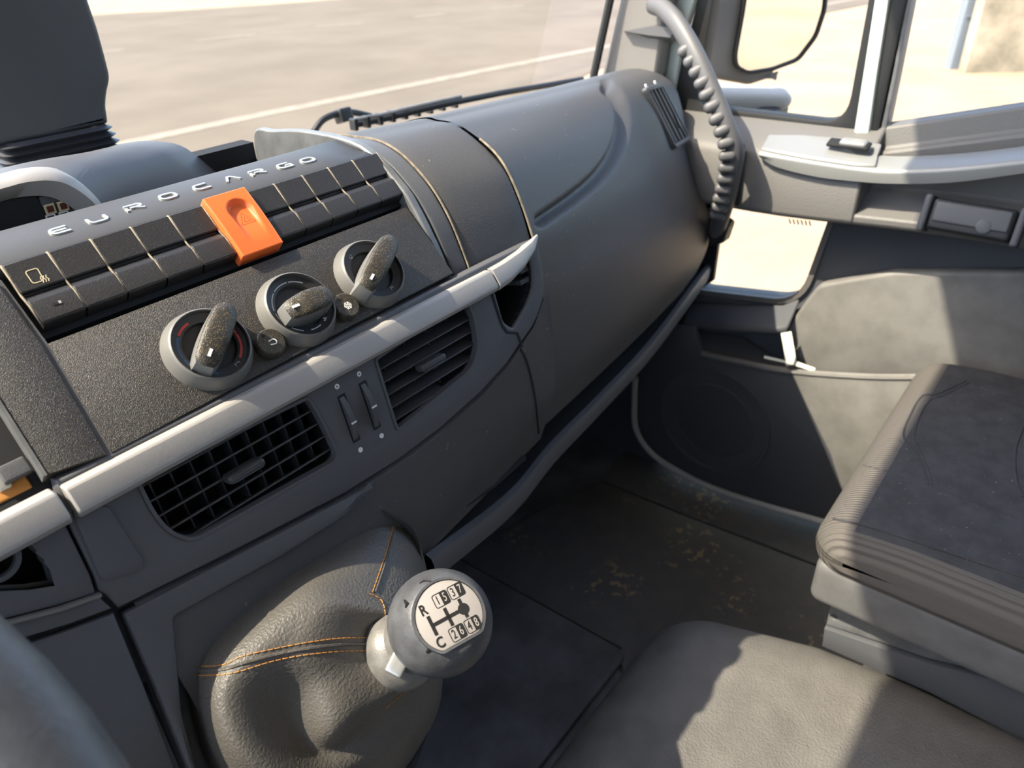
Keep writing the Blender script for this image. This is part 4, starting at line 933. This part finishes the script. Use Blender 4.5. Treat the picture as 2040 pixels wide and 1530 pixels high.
# ------------------------------------------------------------------ slab on bellows behind the cowl
FSl = Fr(W(.30, .80, 0), X3, (0, -1, 0))
pod = thing('dash_mount', 'tall dark slate panel on black rubber bellows behind the instrument cowl', 'mount', px_y(110, 330, .82))
so2 = FSl.abs([(-20, 294), (30, 288), (110, 273), (219, 246), (214, 212), (216, 186), (223, 155), (212, 110), (197, 55), (178, 0), (160, -60), (120, -100), (-40, -100)])
plate('panel', FSl, [rnd(so2, [.01, 0, 0, .003, .004, .004, .006, .006, .006, .006, .02, .02, .02])], -.035, 0, M['slab'], pod, bevel=.006, seg=4)
e0 = FSl.ab(8, 296)[0]; e1 = FSl.ab(222, 270)[0]; zt_ = FSl.ab(110, 276)[1]; zb_ = FSl.ab(110, 336)[1]
rows = []
for k in range(11):
    t = k/10; g = .004 if k % 2 else -.001; hw = (e1-e0)/2+g+.004*t; hd2 = .022+g; c = FSl.pt((e0+e1)/2+.004*t, lerp(zt_+.004, zb_-.004, t), -.018)
    ring = rnd([(-hw, -hd2), (hw, -hd2), (hw, hd2), (-hw, hd2)], .014, 4); rows.append([c+X3*x+Y3*y for x, y in ring])
m = MB(); m.grid(rows, closeu=True); m.build('bellows', M['bellow'], pod, smooth=30)
m = MB(); m.rbox(Fr(FSl.pt((e0+e1)/2, zb_-.018, -.018), X3, Z3), ((e1-e0)/2+.008, .03, .014), .006); m.build('base', M['bellow'], pod)

# ------------------------------------------------------------------ floor covering, tunnel, seat
fm = plate('floor_mat', FF, [rnd([(.10, .385), (.745, .385), (.735, .96), (.10, .96)], .02)], 0.001, .014, M['mat'], None, bevel=.004); tag(fm, 'dark rubber floor mat below the gear lever', 'mat')
lmp = FF.abs([(1195, 965), (1350, 1028), (1640, 1140), (1800, 1205), (1800, 1500), (1250, 1500), (1236, 1296), (900, 1110)])
lm = plate('floor_mat', FF, [[(a, b) for a, b in lmp]], .0005, .008, M['dirt'], None, bevel=.002); tag(lm, 'dirty dark floor mat in front of the passenger seat', 'mat')
lm2 = plate('floor_edge_mat', FF, [[(a, b) for a, b in FF.abs([(1200, 960), (1260, 880), (1420, 975), (1640, 1050), (1800, 1105), (1800, 1200), (1640, 1134), (1352, 1024)])]], .0005, .007, M['dirt'], None, bevel=.002); tag(lm2, 'dirt stained strip of floor matting along the door edge', 'mat')
def tfn(o):
    wy = o.y-.36; x = o.x
    if x > 0: x += min(.045, max(-.03, .34*(.20-wy)))*(x/.46)
    return V((x, o.y, o.z))
FTn = Fr(W(.255, -.36, -.925), X3, Z3)
m = MB(); m.rbox(FTn, (.46, .66, .15), .075, k=7, m=10, fn=tfn); tn = m.build('engine_tunnel', M['vinyl'], None, smooth=60); tag(tn, 'grey grained vinyl engine tunnel cover between the seats', 'tunnel cover')
seat = thing('passenger_seat', 'dark cloth passenger seat cushion with ribbed front edge on a steel base', 'seat', W(.97, -.13, -1.05))
FSe = Fr(W(.957, -.128, -.630), X3, Z3)
def sfn(o):
    z = o.z
    if z > 0: z += .010*(1-(o.x/.25)**2)*(1-(o.y/.27)**2) - .008*sstep(.16, .27, o.y)
    return V((o.x, o.y, z))
m = MB(); m.rbox(FSe, (.252, .272, .045), .042, k=7, m=16, fn=sfn)
for i, f_ in enumerate(m.f):
    c = sum((V(m.v[j]) for j in f_), V())/4-FSe.o
    m.mi[i] = 0 if (c.z > .030 and c.y < .228 and abs(c.x) < .232) else 1
cu = m.build('cushion', [M['cloth'], M['ribcloth']], seat, smooth=70)
from mathutils.bvhtree import BVHTree
sb = BVHTree.FromPolygons([tuple(v.co) for v in cu.data.vertices], [tuple(p.vertices) for p in cu.data.polygons])
def onseat(px, py):
    d = ray(px, py).normalized(); h = sb.ray_cast(CAM, d); return h[0] if h[0] else None
for pts, r in (([(1925, 759), (1868, 785), (1837, 790), (1815, 825), (1800, 868), (1824, 899), (1837, 930), (1850, 965)], .0016), ([(1930, 762), (1880, 788), (1852, 798), (1832, 830), (1822, 870), (1836, 905), (1848, 935), (1856, 968)], .0012), ([(1690, 920), (1780, 943), (1900, 985), (2030, 1035)], .0009), ([(1660, 1034), (1740, 1052), (1880, 1098), (2038, 1150)], .0016), ([(2038, 850), (2022, 900), (2025, 960), (2038, 990)], .0016)):
    q = [onseat(x, y) for x, y in cr(pts, 6)]; q = [p for p in q if p]
    if len(q) > 3: m = MB(); m.tube(q, r, 6); m.build('seam', M['cloth'], seat)
m = MB(); m.rbox(Fr(W(.957, -.136, -.680), X3, Z3), (.247, .268, .034), .014); m.build('seat_pan', M['seatpan'], seat)
FSd = Fr(W(.738, 0, 0), -Y3, -X3)
plate('side_bracket', FSd, [FSd.abs([(1664, 1158), (1692, 1160), (2100, 1310), (2100, 1372), (1850, 1312), (1646, 1244)]), [(x, y) for x, y in [tuple(V(FSd.ab(1661, 1229))+V((.0045*math.cos(t), .0045*math.sin(t)))) for t in np.linspace(0, 2*math.pi, 16, endpoint=False)]]], -.004, 0, M['steel'], seat, bevel=.001)
plate('side_rail', FSd, [FSd.abs([(1645, 1246), (1850, 1316), (2100, 1376), (2100, 1500), (1850, 1372), (1640, 1282)])], -.01, .006, M['doorlow'], seat, bevel=.002)
m = MB(); m.rbox(Fr(W(1.02, -.18, -.875), X3, Z3), (.16, .24, .165), .01); m.build('seat_base', M['doorlow'], seat)
m = MB(); m.rbox(Fr(W(.957, -.42, -.30), X3, (0, -1, .15)), (.24, .33, .05), .045, k=5); m.build('backrest', M['cloth'], seat, smooth=60)

# ------------------------------------------------------------------ grab handle
gh = thing('grab_handle', 'dark ribbed grab handle between windscreen pillar and dash end', 'handle', px_x(1420, 470, 1.2))
gp = cr([(1300, 8, 1.205), (1322, 18, 1.19), (1350, 48, 1.165), (1385, 108, 1.145), (1418, 180, 1.135), (1445, 245, 1.13), (1464, 300, 1.135), (1458, 350, 1.145), (1448, 395, 1.16), (1436, 435, 1.18), (1424, 468, 1.205)], 6)
pth = [px_x(*q) for q in gp]
m = MB(); m.tube(pth, .0150, 14, sx=.85); m.build('bar', M['grip'], gh, smooth=180)
ri = cr([(1362, 88, 1.15), (1395, 152, 1.135), (1424, 222, 1.126), (1448, 290, 1.126), (1446, 350, 1.135), (1436, 400, 1.15), (1428, 436, 1.17)], 12)
P_ = [px_x(*q) for q in ri]; L = [0]
for a, b in zip(P_[:-1], P_[1:]): L.append(L[-1]+(b-a).length)
for k in range(16):
    sdist = L[-1]*(k+.5)/16; i = max(j for j in range(len(L)-1) if L[j] <= sdist); p = P_[i].lerp(P_[i+1], (sdist-L[i])/(L[i+1]-L[i])); t = (P_[i+1]-P_[i]).normalized()
    m = MB(); m.rbox(Fr(p, t, CAM-p), (.0088, .0140, .0140), .0084, k=4, m=1); m.build('rib', M['grip'], gh, smooth=180)
quadprism('lower_mount', [px_x(x, y, 1.19) for x, y in ((1408, 455), (1440, 440), (1452, 450), (1440, 485), (1412, 492))], (.03, 0, 0), M['black'], gh, .004)
m = MB(); m.prism([px_x(x, y, 1.178) for x, y in ((1470, 285), (1480, 290), (1468, 412), (1458, 410))], (.012, 0, 0)); m.build('side_flange', M['black'], gh, bevel=.003)

# ------------------------------------------------------------------ outside mirror
M0 = px_x(1550, 60, 1.62); FM = Fr(M0, V((.86, -.50, 0)), V((-.52, -.85, -.04)))
om = thing('wing_mirror', 'grey outside mirror seen through the quarter window', 'mirror', px_x(1470, 200, 1.5))
mo = FM.abs([(1494, -80), (1650, -80), (1642, 20), (1625, 72), (1590, 118), (1540, 137), (1490, 145), (1466, 132), (1464, 110), (1480, 20)])
plate('mirror_glass', FM, [rnd(mo, .012)], -.004, 0, M['mirror'], om, smooth=0)
mh = FM.abs([(1410, -90), (1660, -90), (1650, 22), (1632, 80), (1596, 127), (1545, 146), (1560, 152), (1500, 172), (1432, 160), (1402, 110), (1404, 30)])
plate('housing', FM, [rnd(mh, .008)], -.09, -.006, M['pillar'], om, bevel=.012, seg=3)
m = MB(); m.ribbon(FM, rnd(mo, .012), .006, -.008, .004, True); m.build('glass_edge', M['seal'], om)
c = px_x(1462, 196, 1.46); FA = Fr(c, px_x(1560, 222, 1.50)-px_x(1390, 165, 1.42), Z3)
m = MB(); m.rbox(FA, (.105, .050, .022), .02, k=5, fn=lambda o: V((o.x, o.y*(1-.35*o.x/.105), o.z*(1-.3*o.x/.105)))); m.build('lower_arm', M['edge'], om, smooth=60)
m = MB(); m.rbox(Fr(px_x(1528, 222, 1.48), X3, Z3), (.04, .03, .014), .012); m.build('arm_cap', M['black'], om)

# ------------------------------------------------------------------ wiper outside the windscreen
wp = thing('wiper', 'black windscreen wiper arm resting below the windscreen', 'wiper', px_y(760, 240, 1.06))
bp_ = [(700, 250), (760, 238), (830, 221), (910, 203), (1000, 185), (1090, 170), (1160, 158)]
def wy(i): return 1.06-.012*i
P_ = [px_y(x, y, wy(i)) for i, (x, y) in enumerate(bp_)]
m = MB(); m.tube(P_, .006, 8); m.build('blade', M['seal'], wp)
m = MB(); m.tube([p+V((0, -.012, .011)) for p in P_[0:4]], .0035, 6); m.build('spine', M['steel'], wp)
for k in range(9):
    x = lerp(705, 905, k/8); y = lerp(248, 204, k/8); m = MB(); m.rbox(Fr(px_y(x, y, 1.045), X3, Z3), (.004, .008, .010), .002); m.build('clip', M['black'], wp)
m = MB(); m.tube([px_y(x, y, 1.10) for x, y in cr([(625, 262), (642, 240), (668, 228), (700, 224), (740, 232)], 5)], .006, 8); m.build('arm', M['seal'], wp)
m = MB(); m.rbox(Fr(px_y(684, 230, 1.10), X3, (0, -1, .3)), (.014, .012, .012), .004); m.build('hinge', M['black'], wp)
# cab outer skin below the windscreen and the body behind the cab (seen only in the mirror)
m = MB(); m.box(Fr(W(.28, 1.06, -1.3), X3, Z3), -1.02, 1.02, 0, .12, -.4, .92); o = m.build('front_skin', M['cab'], None, bevel=.03); struct(o)
tb_ = plate('cargo_body', Fr(W(0, -1.4, 0), X3, Y3), [[(-.85, -1.1), (1.36, -1.1), (1.36, 1.3), (-.85, 1.3)]], -4.2, 0, M['body'], None, bevel=.02); tag(tb_, 'blue grey cargo body behind the cab, seen in the wing mirror', 'truck body')
